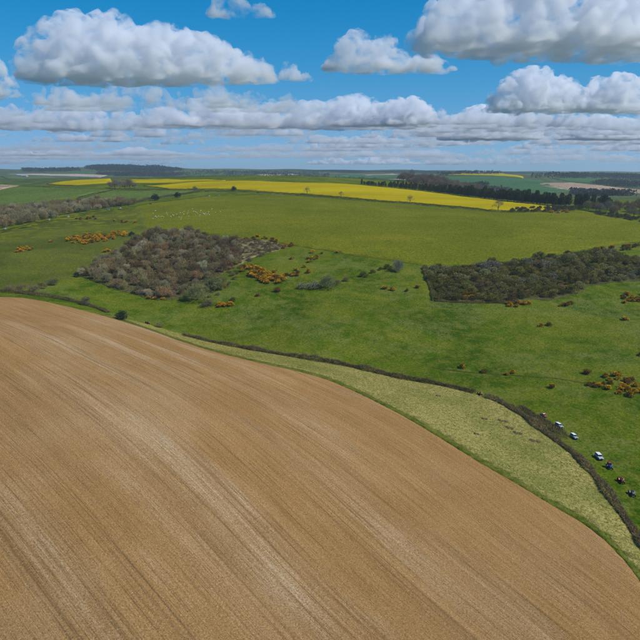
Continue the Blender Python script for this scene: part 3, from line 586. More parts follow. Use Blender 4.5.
# conifer belt along the back of the rapeseed
BELT = hit(smooth_px([(362,185.2),(385,187.4),(410,190.2),(440,194),(490,200.2),(545,206.2),(575,207.5),(603,209)], 4)); BD = densify(BELT, 5.4, False)
Tn = np.gradient(BD, axis=0); Tn /= np.linalg.norm(Tn, axis=1, keepdims=True)
for row in range(3):
    for i in range(row % 2, len(BD), 1):
        q = BD[i] + np.array([-Tn[i, 1], Tn[i, 0]])*(8 + 8*row) + nr.normal(size=2)*1.5; f = i/len(BD); s = (.50 + .60*min(1, f*2.2))*pr.uniform(.72, 1.2)
        place(f'conifer{pr.randrange(3)}', q[0], q[1], s, vary((.050, .064, .020), pr, .35), f"{'tall' if s > .95 else 'short' if s < .75 else 'mid-height'} dark conifer in the {('front', 'middle', 'back')[row]} row of the belt, {('left', 'centre left', 'centre right', 'right')[min(3, int(f*4))]} part", 'tree', 'conifer belt behind the rapeseed', sz=s*pr.uniform(.85, 1.1), r=pr)
# wooded knoll
KNOLL = np.array([(200, 1400), (395, 1680)], float)
for p in poisson(np.array([(205, 1500), (300, 1440), (385, 1440), (395, 1600), (330, 1720), (240, 1720), (200, 1620)], float) + [0, -40], 13.5, nr, 90):
    s = pr.uniform(1.3, 1.75)*(1 if abs(p[0]-265) < 60 else .8); place(f'broad{pr.randrange(3)}', p[0], p[1], s, vary(pr.choice([(.19, .14, .10), (.22, .155, .11), (.17, .14, .105)]), pr), f"{'tall' if s > 1.5 else 'short' if s < 1.2 else 'middling'} brown leafless tree in the {side(p, KNOLL)} of the wooded knoll", 'tree', 'trees of the wooded knoll', sz=s*1.05, r=pr)
# bare trees at the right end
GROVE = hit([(578,209.5),(592,208),(640,206),(700,208),(700,222),(640,218),(612,215.5),(598,212)])
for p in poisson(GROVE, 11, nr, 70):
    s = pr.uniform(.8, 1.35); place(f'broad{pr.randrange(3)}', p[0], p[1], s, vary(pr.choice([GREY, (.175, .155, .105), BROWN]), pr), f"{'tall' if s > 1.15 else 'short' if s < .95 else 'middling'} bare grey tree in the {side(p, GROVE)} of the right edge grove", 'tree', 'grove at the right edge', sz=s*.95, r=pr)
for p in poisson(hit([(596,213.5),(640,219),(700,226),(700,230),(640,221.8),(600,215.8)]), 6, nr, 40):
    place(f'scrub{pr.randrange(3)}', p[0], p[1], pr.uniform(1.2, 1.8), vary((.11, .105, .05), pr), 'dark scrub bush fringing the right edge grove', 'bush', 'scrub fringe of the right grove', r=pr)
for p in poisson(hit([(505,211.5),(520,209.6),(560,207.6),(588,209),(575,210.8),(548,212.6)]), 7, nr, 40):
    place(f'scrub{pr.randrange(3)}', p[0], p[1], pr.uniform(1.1, 2.0), vary((.11, .10, .05), pr), 'olive bush at the right corner of the rapeseed', 'bush', 'bushes at the rapeseed corner', r=pr)

# --- gorse
def gorse(x, y, s, label, group=None, dull=0):
    p = at(x, y); e = place(f'gorse{pr.randrange(4)}', p[0], p[1], s, vary((.095, .085, .022) if not dull else (.12, .085, .045), pr), label, 'gorse', group, sz=s*pr.uniform(.8, 1.05), r=pr)
    for c in e.children:
        if c.name.startswith('blossom'): c.color = (*vary((.82, .44, .010) if not dull else (.34, .17, .02), pr, .15), 1)
def gcluster(pts_px, n, smin, smax, label, group, dull=.15, d=1.6):
    P = hit(pts_px); q = poisson(P, d, nr, n)
    for p in q:
        s = pr.uniform(smin, smax); dl = pr.random() < dull
        lb = f"{'dull' if dl else 'bright'} {label.replace('flowering ', '').replace('brownish ', '').replace('dull ', '').replace('yellow ', '')}, {side(p, P)} part" if n > 12 else label
        e = place(f'gorse{pr.randrange(4)}', p[0], p[1], s, vary((.092, .082, .022), pr), lb, 'gorse', group, sz=s*pr.uniform(.75, 1.05), r=pr)
        for c in e.children:
            if c.name.startswith('blossom'): c.color = (*vary((.82, .44, .010) if not dl else (.34, .17, .02), pr, .18), 1)
gcluster([(64,241),(75,237.5),(100,234.5),(128,231.5),(129,236),(110,240.5),(95,244),(80,245),(68,245)], 64, 1.8, 2.7, 'flowering gorse in the long thicket on the left pasture', 'long gorse thicket on the left pasture', d=3.5)
gcluster([(11,252),(18,248.6),(32,247),(33,250.5),(20,253)], 9, 1.4, 2.1, 'flowering gorse in the small clump at the far left', 'small gorse clump at the far left', d=3.4)
gcluster([(76,219),(95,217),(96,219.8),(80,220.6)], 8, 1.4, 1.9, 'brownish gorse in the flat patch below the treeline', 'gorse patch below the treeline', .8, d=5)
gcluster([(120,221),(136,222),(136,224.6),(122,224)], 6, 1.5, 2.0, 'gorse in the short row above the left wood', 'short gorse row above the left wood', .4, d=4)
for x, y, s, lab in [(51,242.4,1.8,'lone gorse between the two left pasture clumps'),(115,221,1.9,'lone gorse left of the short row above the wood'),(104.5,252.5,1.9,'left gorse of the pair below the long thicket'),(108,251.5,2.0,'right gorse of the pair below the long thicket'),(82.5,249.5,1.0,'smallest yellow gorse under the long thicket')]: gorse(x, y, s, lab)
gcluster([(240,267),(252,266),(262,270),(284,278),(282,283.5),(264,284),(252,277),(243,272)], 52, 1.6, 2.7, 'gorse in the dense orange chain right of the wood', 'orange gorse chain right of the wood', .25, d=2.5)
gcluster([(222,264),(238,260),(239,264.5),(225,266.5)], 9, 1.4, 2.0, 'gorse at the wood edge left of the orange chain', 'gorse at the wood edge', .3, d=3)
gcluster([(218,306),(230,302),(232,306),(222,309)], 7, 1.3, 1.9, 'gorse at the foot of the large sallow', 'gorse under the large sallow', .1, d=2.4)
gcluster([(240,240),(258,236.6),(278,241),(276,243),(255,240.5)], 14, 1.4, 2.0, 'gorse along the top of the heathy tongue', 'gorse along the heathy tongue', .6, d=3.8)
gcluster([(280,247),(292,243.6),(293,246.4),(283,249)], 7, 1.4, 2.0, 'brownish gorse at the right tip of the tongue', 'gorse at the tongue tip', .8, d=3.4)
gcluster([(279,276),(298,273),(298,276.5),(282,278)], 7, 1.4, 1.9, 'dull gorse right of the orange chain', 'dull gorse right of the chain', .5, d=3.2)
gcluster([(265,273),(275,270.5),(276,274),(268,275)], 4, 1.3, 1.8, 'gorse above the middle of the orange chain', 'gorse above the chain', .1, d=3.2)
gcluster([(305,259),(319,257),(319,260),(307,261)], 5, 1.3, 1.9, 'gorse in the triple clump below the olive field edge', 'gorse clump below the olive edge', .2, d=3.0)
for x, y, s, lab, dl in [(312.5,253,1.9,'gorse nearest the olive field edge above the triple clump',0),(321.5,254,1.3,'small pale gorse right of the one at the olive edge',1),(338,253,1.9,'lone gorse under the olive field edge, right of the clumps',0),
        (292,259,1.9,'lone gorse right of the heathy tongue',0),(304,267.5,1.6,'small gorse under the triple clump',0),(296,270.5,1.6,'small round gorse above the dull row',0),(308.5,273,2.2,'wide low gorse above the blackthorns',0),
        (212,287,1.9,'gorse half hidden behind the large sallow',0),(277,292,2.4,'dark gorse below the orange chain',1),(258,296,1.6,'low dark gorse on the grass left of the blackthorns',1),(309.5,262.5,1.8,'gorse just below the triple clump',0),
        (384,289,1.9,'left gorse of the pair below the lone tree',0),(392,290.5,2.0,'right gorse of the pair below the lone tree',0),(407,291.5,1.4,'tiny gorse left of the square thicket',1),(418,288,1.8,'brown gorse beside the square thicket',1),
        (625,320,2.0,'bright lone gorse near the right edge',0),(541,326.5,1.5,'left gorse of the pair below the square thicket',0),(549,325.5,1.6,'brown right bush of the pair below the thicket',1),(507,375,1.2,'left gorse of the small pair on the valley floor',0),
        (513,373.5,1.4,'right gorse of the small pair on the valley floor',0),(551,388,1.6,'lone gorse above the white vehicles',0),(462,368,1.6,'lone gorse above the gap in the hedge',0),(588,374,2.0,'dark gorse left of the right gorse cluster',1),(484,373,1.7,'dark bush on the valley floor right of the lone gorse',1),
        (155,299.5,1.6,'gorse at the lower tip of the left wood',0),(148,299,1.5,'orange gorse at the bottom corner of the left wood',0),(163,299.5,1.4,'gorse right of the lower tip of the left wood',0),(640,355.5,1.3,'dark gorse cut by the right edge',1)]: gorse(x, y, s, lab, None, dl)
gcluster([(597,378),(615,373),(632,380),(642,388),(640,397),(618,396),(605,388)], 22, 1.2, 2.0, 'gorse in the cluster near the right edge above the tractors', 'right gorse cluster above the tractors', .2, d=2.7)
gcluster([(585,385),(600,383),(601,387),(588,388)], 4, 1.2, 1.7, 'dull gorse left of the right cluster', 'dull gorse beside the right cluster', .7, d=2.6)
gcluster([(505,304),(515,303),(530,304),(529,307),(508,307)], 8, 1.4, 2.1, 'gorse under the lower edge of the square thicket', 'gorse under the thicket', .2, d=2.8)
gcluster([(560,305),(574,303.5),(574,307),(562,308)], 4, 1.5, 2.1, 'brownish gorse below the thicket gap', 'brownish gorse below the thicket', .7, d=3)
gcluster([(615,300),(630,293),(650,294),(650,303),(622,303.5)], 16, 1.5, 2.3, 'gorse in the bank at the right end of the thicket', 'gorse bank at the right thicket end', .3, d=3.2)
gcluster([(590,250.5),(615,247),(645,242.5),(690,238),(690,244),(645,248),(612,253)], 26, 1.7, 2.6, 'gorse in the strip between thicket and olive field', 'gorse strip behind the thicket', .45, d=4.2)
gcluster([(455,297),(470,292),(480,296),(470,299.5)], 6, 1.6, 2.2, 'gorse inside the left part of the thicket', 'gorse inside the thicket', .5, d=4)
gcluster([(550,287),(572,283),(580,288),(560,291)], 7, 1.6, 2.2, 'gorse inside the middle of the thicket', 'gorse in mid thicket', .4, d=4)
gcluster([(545,213),(560,211.4),(575,211.8),(560,213.4)], 6, 2.0, 2.6, 'yellow gorse at the top right of the olive field', 'gorse at the top of the olive field', .1, d=5)
# ------------------------------------------------------------------ vehicles
def paint(name, col, rough=.35, metal=0., spec=.5, coat=0.):
    g = G(name); n_ = g.noise(g.n('TexCoord').outputs['Object'], 3, 3, .6)
    g.principled(g.mix(1.0, (*col, 1), g.ramp(n_, [(.3, .85), (.7, 1.08)]), 'MULTIPLY'), rough, None, spec, metal); return g.m
PM = {k: paint('paint_' + k, c) for k, c in dict(white=(.78, .78, .76), silver=(.40, .45, .50), steelblue=(.30, .34, .38), red=(.30, .03, .022), blue=(.03, .085, .20), grey=(.16, .17, .18), cream=(.6, .55, .42), green=(.03, .10, .04), sky=(.10, .30, .55)).items()}
PM['rubber'] = paint('tyre_rubber', (.018, .018, .018), .85, 0, .2); PM['glass'] = paint('window_glass', (.02, .025, .03), .08, 0, .6)
PM['steel'] = paint('dark_steel', (.06, .06, .06), .5, .6); PM['lamp'] = paint('lamp_glass', (.7, .7, .65), .1)
def bobj(name, mat, parent, build, bevel=0):
    bm = bmesh.new(); build(bm)
    if bevel: bmesh.ops.bevel(bm, geom=[e for e in bm.edges if e.calc_face_angle(0) > .5], offset=bevel, segments=2, affect='EDGES', profile=.6)
    bmesh.ops.recalc_face_normals(bm, faces=bm.faces); me = bpy.data.meshes.new(name); bm.to_mesh(me); bm.free(); me.materials.append(mat); return ob(name, me, parent)
def box(bm, x0, x1, y0, y1, z0, z1, tx=0, ty=0):       # tx, ty: how much the top is drawn in (front/back, sides)
    v = [bm.verts.new(c) for c in ((x0, y0, z0), (x1, y0, z0), (x1, y1, z0), (x0, y1, z0), (x0+tx, y0+ty, z1), (x1-tx, y0+ty, z1), (x1-tx, y1-ty, z1), (x0+tx, y1-ty, z1))]
    for f in ((3, 2, 1, 0), (4, 5, 6, 7), (0, 1, 5, 4), (1, 2, 6, 5), (2, 3, 7, 6), (3, 0, 4, 7)): bm.faces.new([v[i] for i in f])
def prism(bm, prof, y0, y1):                           # side outline (x, z) pulled across the width
    a = [bm.verts.new((x, y0, z)) for x, z in prof]; b = [bm.verts.new((x, y1, z)) for x, z in prof]; n = len(prof)
    bm.faces.new(a); bm.faces.new(b[::-1])
    for i in range(n): bm.faces.new((a[i], b[i], b[(i+1) % n], a[(i+1) % n]))
def ring(bm, cx, cy, cz, prof, n=20):                  # wheel: outline (radius, y) turned about the axle
    rows = [[bm.verts.new((cx + r*math.cos(6.2832*k/n), cy + y, cz + r*math.sin(6.2832*k/n))) for k in range(n)] for r, y in prof]
    m = len(rows)
    for i in range(m):
        for k in range(n): bm.faces.new((rows[i][k], rows[i][(k+1) % n], rows[(i+1) % m][(k+1) % n], rows[(i+1) % m][k]))
def wheel(parent, name, x, y, r, w, rimmat):
    e = bobj(name, PM['steel'], parent, lambda bm: ring(bm, x, y, r, [(.02, -w*.3), (.09, -w*.42), (.09, w*.42), (.02, w*.3)], 10))
    bobj('tyre', PM['rubber'], e, lambda bm: ring(bm, x, y, r, [(r*.62, -w*.4), (r*.8, -w*.5), (r*.96, -w*.45), (r, -w*.2), (r, w*.2), (r*.96, w*.45), (r*.8, w*.5), (r*.62, w*.4)], 22))
    bobj('rim', rimmat, e, lambda bm: ring(bm, x, y, r, [(.08, -w*.12), (r*.63, -w*.3), (r*.63, w*.3), (.08, w*.12)], 18)); return e
def four_by_four(body='white', roof='white', pickup=False):
    e = empty('parked_car'); B, Rf = PM[body], PM[roof]
    bobj('body', B, e, lambda bm: prism(bm, [(-2.2, .45), (-2.15, 1.08), (.55, 1.12), (.62, 1.10), (1.95, 1.02), (2.12, .9), (2.15, .45), (1.75, .45), (1.68, .72), (1.45, .86), (1.2, .86), (.97, .72), (.9, .45), (-.95, .45), (-1.02, .72), (-1.25, .86), (-1.5, .86), (-1.73, .72), (-1.8, .45)], -.88, .88), .04)
    xb = -.35 if pickup else -2.1
    c = bobj('cabin', B, e, lambda bm: box(bm, xb, .62, -.84, .84, 1.09, 1.80, .10, .10), .05)
    bobj('roof', Rf, e, lambda bm: box(bm, xb+.06, .50, -.78, .78, 1.795, 1.90, .06, .06), .03)
    bobj('windscreen', PM['glass'], e, lambda bm: prism(bm, [(.60, 1.16), (.645, 1.16), (.565, 1.74), (.52, 1.74)], -.70, .70))
    bobj('rear_window', PM['glass'], e, lambda bm: prism(bm, [(xb-.03, 1.2), (xb+.02, 1.2), (xb+.09, 1.72), (xb+.05, 1.72)], -.6, .6))
    for s in (-1, 1):
        for x0, x1 in ([(-.25, .42)] if pickup else [(-1.95, -1.15), (-1.05, -.3), (-.2, .42)]):
            bobj('side_window', PM['glass'], e, lambda bm: prism(bm, [(x0, 1.18), (x1, 1.18), (x1-.04, 1.7), (x0+.04, 1.7)], s*.775 if s > 0 else -.855, .855 if s > 0 else -.775))
        bobj('headlight', PM['lamp'], e, lambda bm: ring(bm, 0, 0, 0, [(.01, 0), (.11, 0), (.11, .06), (.01, .07)], 10)).matrix_local = __import__('mathutils').Matrix.Translation((2.1, s*.62, .78)) @ __import__('mathutils').Matrix.Rotation(-math.pi/2, 4, 'Z')
        for x in (1.32, -1.38): wheel(e, 'wheel', x, s*.78, .40, .24, PM['silver'])
        bobj('door_mirror', PM['steel'], e, lambda bm: box(bm, .42, .52, s*.9 - .02 if s > 0 else -1.06, 1.06 if s > 0 else -.88, 1.14, 1.36, 0, 0))
    bobj('bumper', PM['steel'], e, lambda bm: box(bm, 2.13, 2.27, -.85, .85, .48, .64), .02); bobj('bumper', PM['steel'], e, lambda bm: box(bm, -2.3, -2.19, -.85, .85, .48, .62), .02)
    bobj('grille', PM['steel'], e, lambda bm: box(bm, 2.10, 2.16, -.42, .42, .66, .92))
    if pickup: bobj('load_bed', PM['steel'], e, lambda bm: box(bm, -2.1, -.42, -.75, .75, 1.07, 1.14, 0, 0))
    return e
def tractor(body='red', rims='cream', roof=None, seatc='steel'):
    e = empty('farm_tractor'); B = PM[body]
    bobj('chassis', PM['steel'], e, lambda bm: (box(bm, -1.0, 1.35, -.2, .2, .48, .86), box(bm, -1.05, -.45, -.62, .62, .55, .85, .05, .05), box(bm, 1.0, 1.2, -.55, .55, .38, .5)), .02)
    bobj('bonnet', B, e, lambda bm: prism(bm, [(-.1, .84), (-.1, 1.38), (.25, 1.42), (1.25, 1.36), (1.48, 1.26), (1.52, .86)], -.32, .32), .07)
    bobj('grille', PM['steel'], e, lambda bm: box(bm, 1.515, 1.55, -.24, .24, .90, 1.20))
    for s in (-1, 1):
        wheel(e, 'rear_wheel', -.75, s*.78, .72, .38, PM[rims]); wheel(e, 'front_wheel', 1.1, s*.66, .38, .2, PM[rims])
        bobj('mudguard', B, e, lambda bm: prism(bm, [(-.75 + r*math.cos(a), .72 + r*math.sin(a)) for r, aa in ((.84, range(0, 9)), (.79, range(8, -1, -1))) for a in [.35 + 2.2*k/8 for k in aa]], s*.56 if s > 0 else -.98, .98 if s > 0 else -.56))
        bobj('headlight', PM['lamp'], e, lambda bm: box(bm, 1.30, 1.42, s*.42-.08, s*.42+.08, 1.02, 1.18), .03)
    bobj('seat', PM[seatc], e, lambda bm: (box(bm, -.92, -.5, -.24, .24, 1.0, 1.08), box(bm, -1.0, -.9, -.24, .24, 1.04, 1.38)), .03)
    bobj('exhaust', PM['steel'], e, lambda bm: [box(bm, .62, .70, .12, .20, 1.36, 2.0), box(bm, .59, .73, .09, .23, 1.5, 1.8)])
    sw = bobj('steering_wheel', PM['rubber'], e, lambda bm: ring(bm, 0, 0, 0, [(.17, -.02), (.21, 0), (.17, .02)], 14)); sw.location = (-.22, 0, 1.52); sw.rotation_euler = (math.pi/2, 0, math.pi/2)
    sw.rotation_euler = (R(75), 0, R(90))
    bobj('steering_column', PM['steel'], e, lambda bm: prism(bm, [(.0, 1.3), (.04, 1.33), (-.2, 1.54), (-.24, 1.5)], -.025, .025))
    if roof:
        bobj('cab_roof', PM[roof], e, lambda bm: box(bm, -1.25, .05, -.66, .66, 2.18, 2.34, .1, .08), .05)
        bobj('cab_post', PM['steel'], e, lambda bm: box(bm, -1.2, -1.12, -.6, -.53, .9, 2.2)); bobj('cab_post', PM['steel'], e, lambda bm: box(bm, -1.2, -1.12, .53, .6, .9, 2.2))
        bobj('cab_post', PM['steel'], e, lambda bm: box(bm, -.14, -.07, -.6, -.53, .86, 2.2)); bobj('cab_post', PM['steel'], e, lambda bm: box(bm, -.14, -.07, .53, .6, .86, 2.2))
        bobj('cab_window', PM['glass'], e, lambda bm: box(bm, -.115, -.095, -.53, .53, 1.42, 2.19)); bobj('cab_window', PM['glass'], e, lambda bm: box(bm, -1.17, -1.15, -.53, .53, 1.3, 2.19))
    return e
def copy_tree(o, parent=None):
    c = o.copy(); COL.objects.link(c); c.parent = parent
    for ch in list(o.children): copy_tree(ch, c)
    return c
def settle(e, x, y, ahead=None, yaw=None, ymin=None, s=1.0):
    p = at(x, y, ymin); 
    if ahead is not None: q = at(*ahead, ymin); yaw = math.atan2(q[1]-p[1], q[0]-p[0])
    z = lambda a, b: float(zat(np.array([a]), np.array([b]))[0]); d = 1.2
    c, s_ = math.cos(yaw), math.sin(yaw); gx = (z(p[0]+c*d, p[1]+s_*d) - z(p[0]-c*d, p[1]-s_*d))/(2*d); gy = (z(p[0]-s_*d, p[1]+c*d) - z(p[0]+s_*d, p[1]-c*d))/(2*d)
    e.location = (p[0], p[1], z(*p) - .02); e.rotation_mode = 'ZYX'; e.rotation_euler = (math.atan(gy), -math.atan(gx), yaw); e.scale = (s,)*3; return e
v1 = four_by_four('steelblue', 'white'); v1.name = 'off_road_car'; settle(v1, 574, 438, (599, 458)); tag(v1, 'white-roofed off-road car, second white vehicle from the hedge gap', 'car', 'vehicles driving along the hedge')
v2 = copy_tree(v1); v2.name = 'off_road_car'; settle(v2, 559, 427, (574, 437)); tag(v2, 'white-roofed off-road car half behind the hedge, nearest the red pickup')
v3 = four_by_four('silver', 'white'); v3.name = 'off_road_car'; settle(v3, 599, 458.5, (609, 470), s=1.12); tag(v3, 'silver off-road car with pale roof, directly behind the blue tractor', 'car', 'vehicles driving along the hedge')
v4 = four_by_four('red', 'white', True); v4.name = 'pickup_truck'; settle(v4, 543.5, 416.5, (559, 427), s=.85); tag(v4, 'small red pickup with white roof at the back of the column', 'pickup', 'vehicles driving along the hedge')
t1 = tractor('blue', 'cream', 'red'); settle(t1, 609.5, 468.5, (621, 483), s=1.1); tag(t1, 'blue tractor with a red cab roof behind the red tractor', 'tractor', 'tractors driving along the hedge')
t2 = tractor('red', 'red'); settle(t2, 621, 482.5, (632, 496), s=1.1); tag(t2, 'open red tractor between the blue and dark tractors', 'tractor', 'tractors driving along the hedge')
t3 = tractor('grey', 'grey'); settle(t3, 632, 495.5, (640, 508), s=1.1); tag(t3, 'dark grey open tractor leading the column at the right edge', 'tractor', 'tractors driving along the hedge')
t4 = copy_tree(t2); settle(t4, 147.5, 324, (165, 331), s=1.1); t4['label'] = 'lone red tractor on the grass right of the dark evergreen'; 
t5 = copy_tree(t2); settle(t5, 480, 395, (486, 400), s=1.0); t5['label'] = 'red tractor in the gap of the valley hedge'
t6 = tractor('sky', 'cream', 'sky'); settle(t6, 108.5, 210.2, (80, 214), s=1.3); tag(t6, 'bright blue tractor beside the grey treeline', 'tractor', 'vehicles by the left treeline')
for i, (x, y, ah, lab, src) in enumerate([(49, 220.5, (30, 224.5), 'white off-road car below the grey treeline, second from the left edge', v1), (5, 229.6, (-10, 233), 'white off-road car at the left edge below the treeline', v1),
        (68, 217.3, (50, 220.5), 'pale silver car against the dark treeline', v3), (120, 208.9, (109, 210.3), 'small white car right of the bright blue tractor', v1), (209, 196.4, (190, 198.5), 'white car under the hedge below the rapeseed', v1), (219, 196, (209, 196.4), 'silver car right of the white car under the hedge', v3)]):
    c = copy_tree(src); settle(c, x, y, ah, s=1.0); c['label'] = lab; c['group'] = 'vehicles by the left treeline'
t7 = copy_tree(t2); settle(t7, 150.5, 204.2, (135, 207), s=1.2); t7['label'] = 'tiny red tractor at the end of the grey treeline'; t7['group'] = 'vehicles by the left treeline'

# --- people at the wheel of the open tractors: one grown surface each
def driver(host, top, label):
    J = [(-.62, 0, 1.12), (-.68, 0, 1.38), (-.66, 0, 1.60), (-.62, 0, 1.72), (-.60, 0, 1.84), (-.58, 0, 1.93)]; Rd = [.17, .16, .17, .07, .10, .09]; E = [(0, 1), (1, 2), (2, 3), (3, 4), (4, 5)]
    for s in (-1, 1):
        k = len(J); J += [(-.64, s*.20, 1.58), (-.52, s*.27, 1.36), (-.30, s*.18, 1.46), (-.23, s*.15, 1.50)]; Rd += [.085, .06, .045, .04]; E += [(2, k), (k, k+1), (k+1, k+2), (k+2, k+3)]
        k = len(J); J += [(-.58, s*.11, 1.10), (-.20, s*.18, 1.12), (-.12, s*.18, .78), (.02, s*.18, .74)]; Rd += [.12, .085, .06, .045]; E += [(0, k), (k, k+1), (k+1, k+2), (k+2, k+3)]
    me = bpy.data.meshes.new('person'); me.from_pydata(J, E, []); o = bpy.data.objects.new('tmp', me); COL.objects.link(o)
    sk = o.modifiers.new('s', 'SKIN')
    for i, d in enumerate(me.skin_vertices[0].data): d.radius = (Rd[i], Rd[i]); d.use_root = (i == 0)
    o.modifiers.new('u', 'SUBSURF').levels = 1
    dg = bpy.context.evaluated_depsgraph_get(); m2 = bpy.data.meshes.new_from_object(o.evaluated_get(dg)); bpy.data.objects.remove(o)
    m2.materials.clear(); m2.materials.append(paint('work_clothes', top, .9, 0, .1)); m2.materials.append(paint('skin', (.50, .30, .21), .6, 0, .3))
    for f in m2.polygons: f.use_smooth = True; f.material_index = 1 if f.center.z > 1.76 or (f.center.x > -.33 and f.center.z > 1.4) else 0
    p = ob('person', m2); p.location = host.location; p.rotation_mode = 'ZYX'; p.rotation_euler = host.rotation_euler; p.scale = host.scale
    cap = bobj('cap', paint('cap_cloth', (.05, .05, .06), .9, 0, .1), p, lambda bm: ring(bm, 0, 0, 0, [(.005, .10), (.09, .07), (.115, 0), (.16, -.01), (.10, -.02), (.005, .02)], 12)); cap.location = (-.58, 0, 1.95); cap.rotation_euler = (math.pi/2, 0, 0)
    return tag(p, label, 'person')
driver(t2, (.06, .06, .09), 'person in dark clothes sitting on the open red tractor')
driver(t3, (.05, .055, .05), 'person in dark clothes driving the grey lead tractor')

# ------------------------------------------------------------------ sheep
def sheep_mesh():
    J = [(-.42, 0, .68), (-.1, 0, .70), (.25, 0, .70), (.42, 0, .78), (.58, 0, .92), (.78, 0, .84), (-.55, 0, .60)]; Rd = [.24, .27, .25, .16, .10, .06, .05]; E = [(0, 1), (1, 2), (2, 3), (3, 4), (4, 5), (0, 6)]
    for x, b in ((-.36, 0), (.28, 2)):
        for s in (-1, 1): k = len(J); J += [(x, s*.14, .5), (x - .02, s*.14, .25), (x, s*.14, 0)]; Rd += [.10, .045, .04]; E += [(b, k), (k, k+1), (k+1, k+2)]
    for s in (-1, 1): k = len(J); J += [(.55, s*.15, .95)]; Rd += [.03]; E += [(4, k)]
    me = bpy.data.meshes.new('sheep'); me.from_pydata(J, E, []); o = bpy.data.objects.new('tmp', me); COL.objects.link(o); o.modifiers.new('s', 'SKIN')
    for i, d in enumerate(me.skin_vertices[0].data): d.radius = (Rd[i], Rd[i]); d.use_root = (i == 1)
    o.modifiers.new('u', 'SUBSURF').levels = 1
    dg = bpy.context.evaluated_depsgraph_get(); m2 = bpy.data.meshes.new_from_object(o.evaluated_get(dg)); bpy.data.objects.remove(o)
    m2.materials.clear(); m2.materials.append(paint('fleece', (.74, .70, .60), .95, 0, .05)); return m2
SM = sheep_mesh(); sr = random.Random(9)
for i in range(58):
    x = sr.gauss(187, 16); y = 213.6 + (187-x)*.04 + sr.gauss(0, 2.3)
    if i < 8: x, y = 154 + i*1.4, 217.6 - sr.random()*1.2
    x = min(max(x, 153), 224); y = min(max(y, 207.5), 219.5); p = at(x, y); o = ob('sheep', SM); o.location = (p[0], p[1], float(zat(*[np.array([v]) for v in p])[0]) + .15); o.rotation_euler = (0, 0, sr.uniform(0, 6.28)); o.scale = (1.1,)*3
    tag(o, 'white sheep grazing in the scattered flock above the left wood', 'sheep', 'sheep flock above the left wood')
for x, y, lab in [(556, 212.8, 'left sheep of the pair at the top right of the olive field'), (559.5, 212.6, 'right sheep of the pair at the top right of the olive field')]:
    p = at(x, y); o = ob('sheep', SM); o.location = (p[0], p[1], float(zat(*[np.array([v]) for v in p])[0]) + .16); o.scale = (1.6,)*3; tag(o, lab, 'sheep')

# ------------------------------------------------------------------ far farms and village
WALL = [paint('house_render', (.62, .58, .50), .9, 0, .1), paint('house_brick', (.30, .17, .12), .9, 0, .1), paint('barn_sheet', (.30, .31, .32), .6)]; ROOF = [paint('slate', (.11, .11, .13), .7), paint('clay_tile', (.24, .11, .08), .8), paint('grey_sheet', (.42, .42, .42), .6)]
def house(x, y, L, Wd, H, label, wi, ri, yaw, ymin, group):
    p = at(x, y, ymin); e = empty('house' if wi < 2 else 'barn', (p[0], p[1], float(zat(*[np.array([v]) for v in p])[0]) + 1.2), yaw); tag(e, label, 'house' if wi < 2 else 'barn', group)
    w = bobj('wall', WALL[wi], e, lambda bm: prism(bm, [(-Wd/2, -2), (Wd/2, -2), (Wd/2, H), (0, H + Wd*.4), (-Wd/2, H)], -L/2, L/2))
    rf = bobj('roof', ROOF[ri], e, lambda bm: prism(bm, [(-Wd/2-.4, H-.1), (0, H + Wd*.4 + .15), (Wd/2+.4, H-.1), (Wd/2+.4, H+.25), (0, H + Wd*.4 + .55), (-Wd/2-.4, H+.25)], -L/2-.4, L/2+.4))
    if wi < 2:
        bobj('chimney', WALL[1], rf, lambda bm: box(bm, -.5, .5, L/2-1.6, L/2-.5, H+Wd*.25, H+Wd*.4+1.6))
        for k in range(3):
            yy = (k-1)*L*.3
            for sgn in (-1, 1): bobj('window', PM['glass'], e, lambda bm: box(bm, sgn*Wd/2 - .06, sgn*Wd/2 + .06, yy-.6, yy+.6, H*.45, H*.45+1.4))
hr = random.Random(4)
for i in range(13):
    x = 606 + i*2.6 + hr.uniform(-.8, .8); y = 183.4 + (x-606)*.06 + hr.uniform(-.8, .8)
    house(x, y, hr.uniform(11, 18), hr.uniform(8, 10), hr.uniform(5, 6.5), 'small pale house of the village on the far right hillside', hr.choice([0, 0, 1]), hr.randrange(2), hr.uniform(0, 3), 2600, 'village on the far right hillside')
for x, y, lab in [(478, 174.2, 'left barn on the skyline beside the right rapeseed strip'), (485, 174.0, 'right barn on the skyline beside the right rapeseed strip')]: house(x, y, 32, 16, 7, lab, 2, 2, .3, 2600, None)
house(25, 177, 40, 20, 7, 'pale barn on the far left farmland', 2, 2, 1.2, 2600, None)
house(20, 176.4, 30, 18, 7, 'smaller pale barn left of the far left barn', 2, 2, 1.4, 2600, None)

# ------------------------------------------------------------------ distant woods and hedges
def wood(label, px, n, hgt, col, ymin=2200, name='distant_woodland'):
    P = hit(px, ymin); r = np.random.default_rng(n); lo, hi = P.min(0), P.max(0); c = np.column_stack([r.uniform(lo[0], hi[0], n*8), r.uniform(lo[1], hi[1], n*8)]); c = c[inside(P, c[:, 0], c[:, 1])][:n]
    m = len(c); k = np.repeat(np.arange(m), 16); hh = hgt*r.uniform(.55, 1.25, m)[k]; D = unit(r.normal(size=(m*16, 3)) + [0, 0, .5]); C = np.column_stack([c[k], zat(c[k][:, 0], c[k][:, 1]) + hh*.5]) + D*np.stack([hh*.38, hh*.38, hh*.42], 1)
    V, F = slivers(C, unit(D + r.normal(size=D.shape)*.6), hh*r.uniform(.25, .5, m*16), hh*r.uniform(.2, .4, m*16), r, True); o = ob(name, mesh_np(name, V, F, M['leaf'])); o.color = (*col, 1); return tag(o, label, None, None, 'stuff')
DW = (.030, .036, .018)
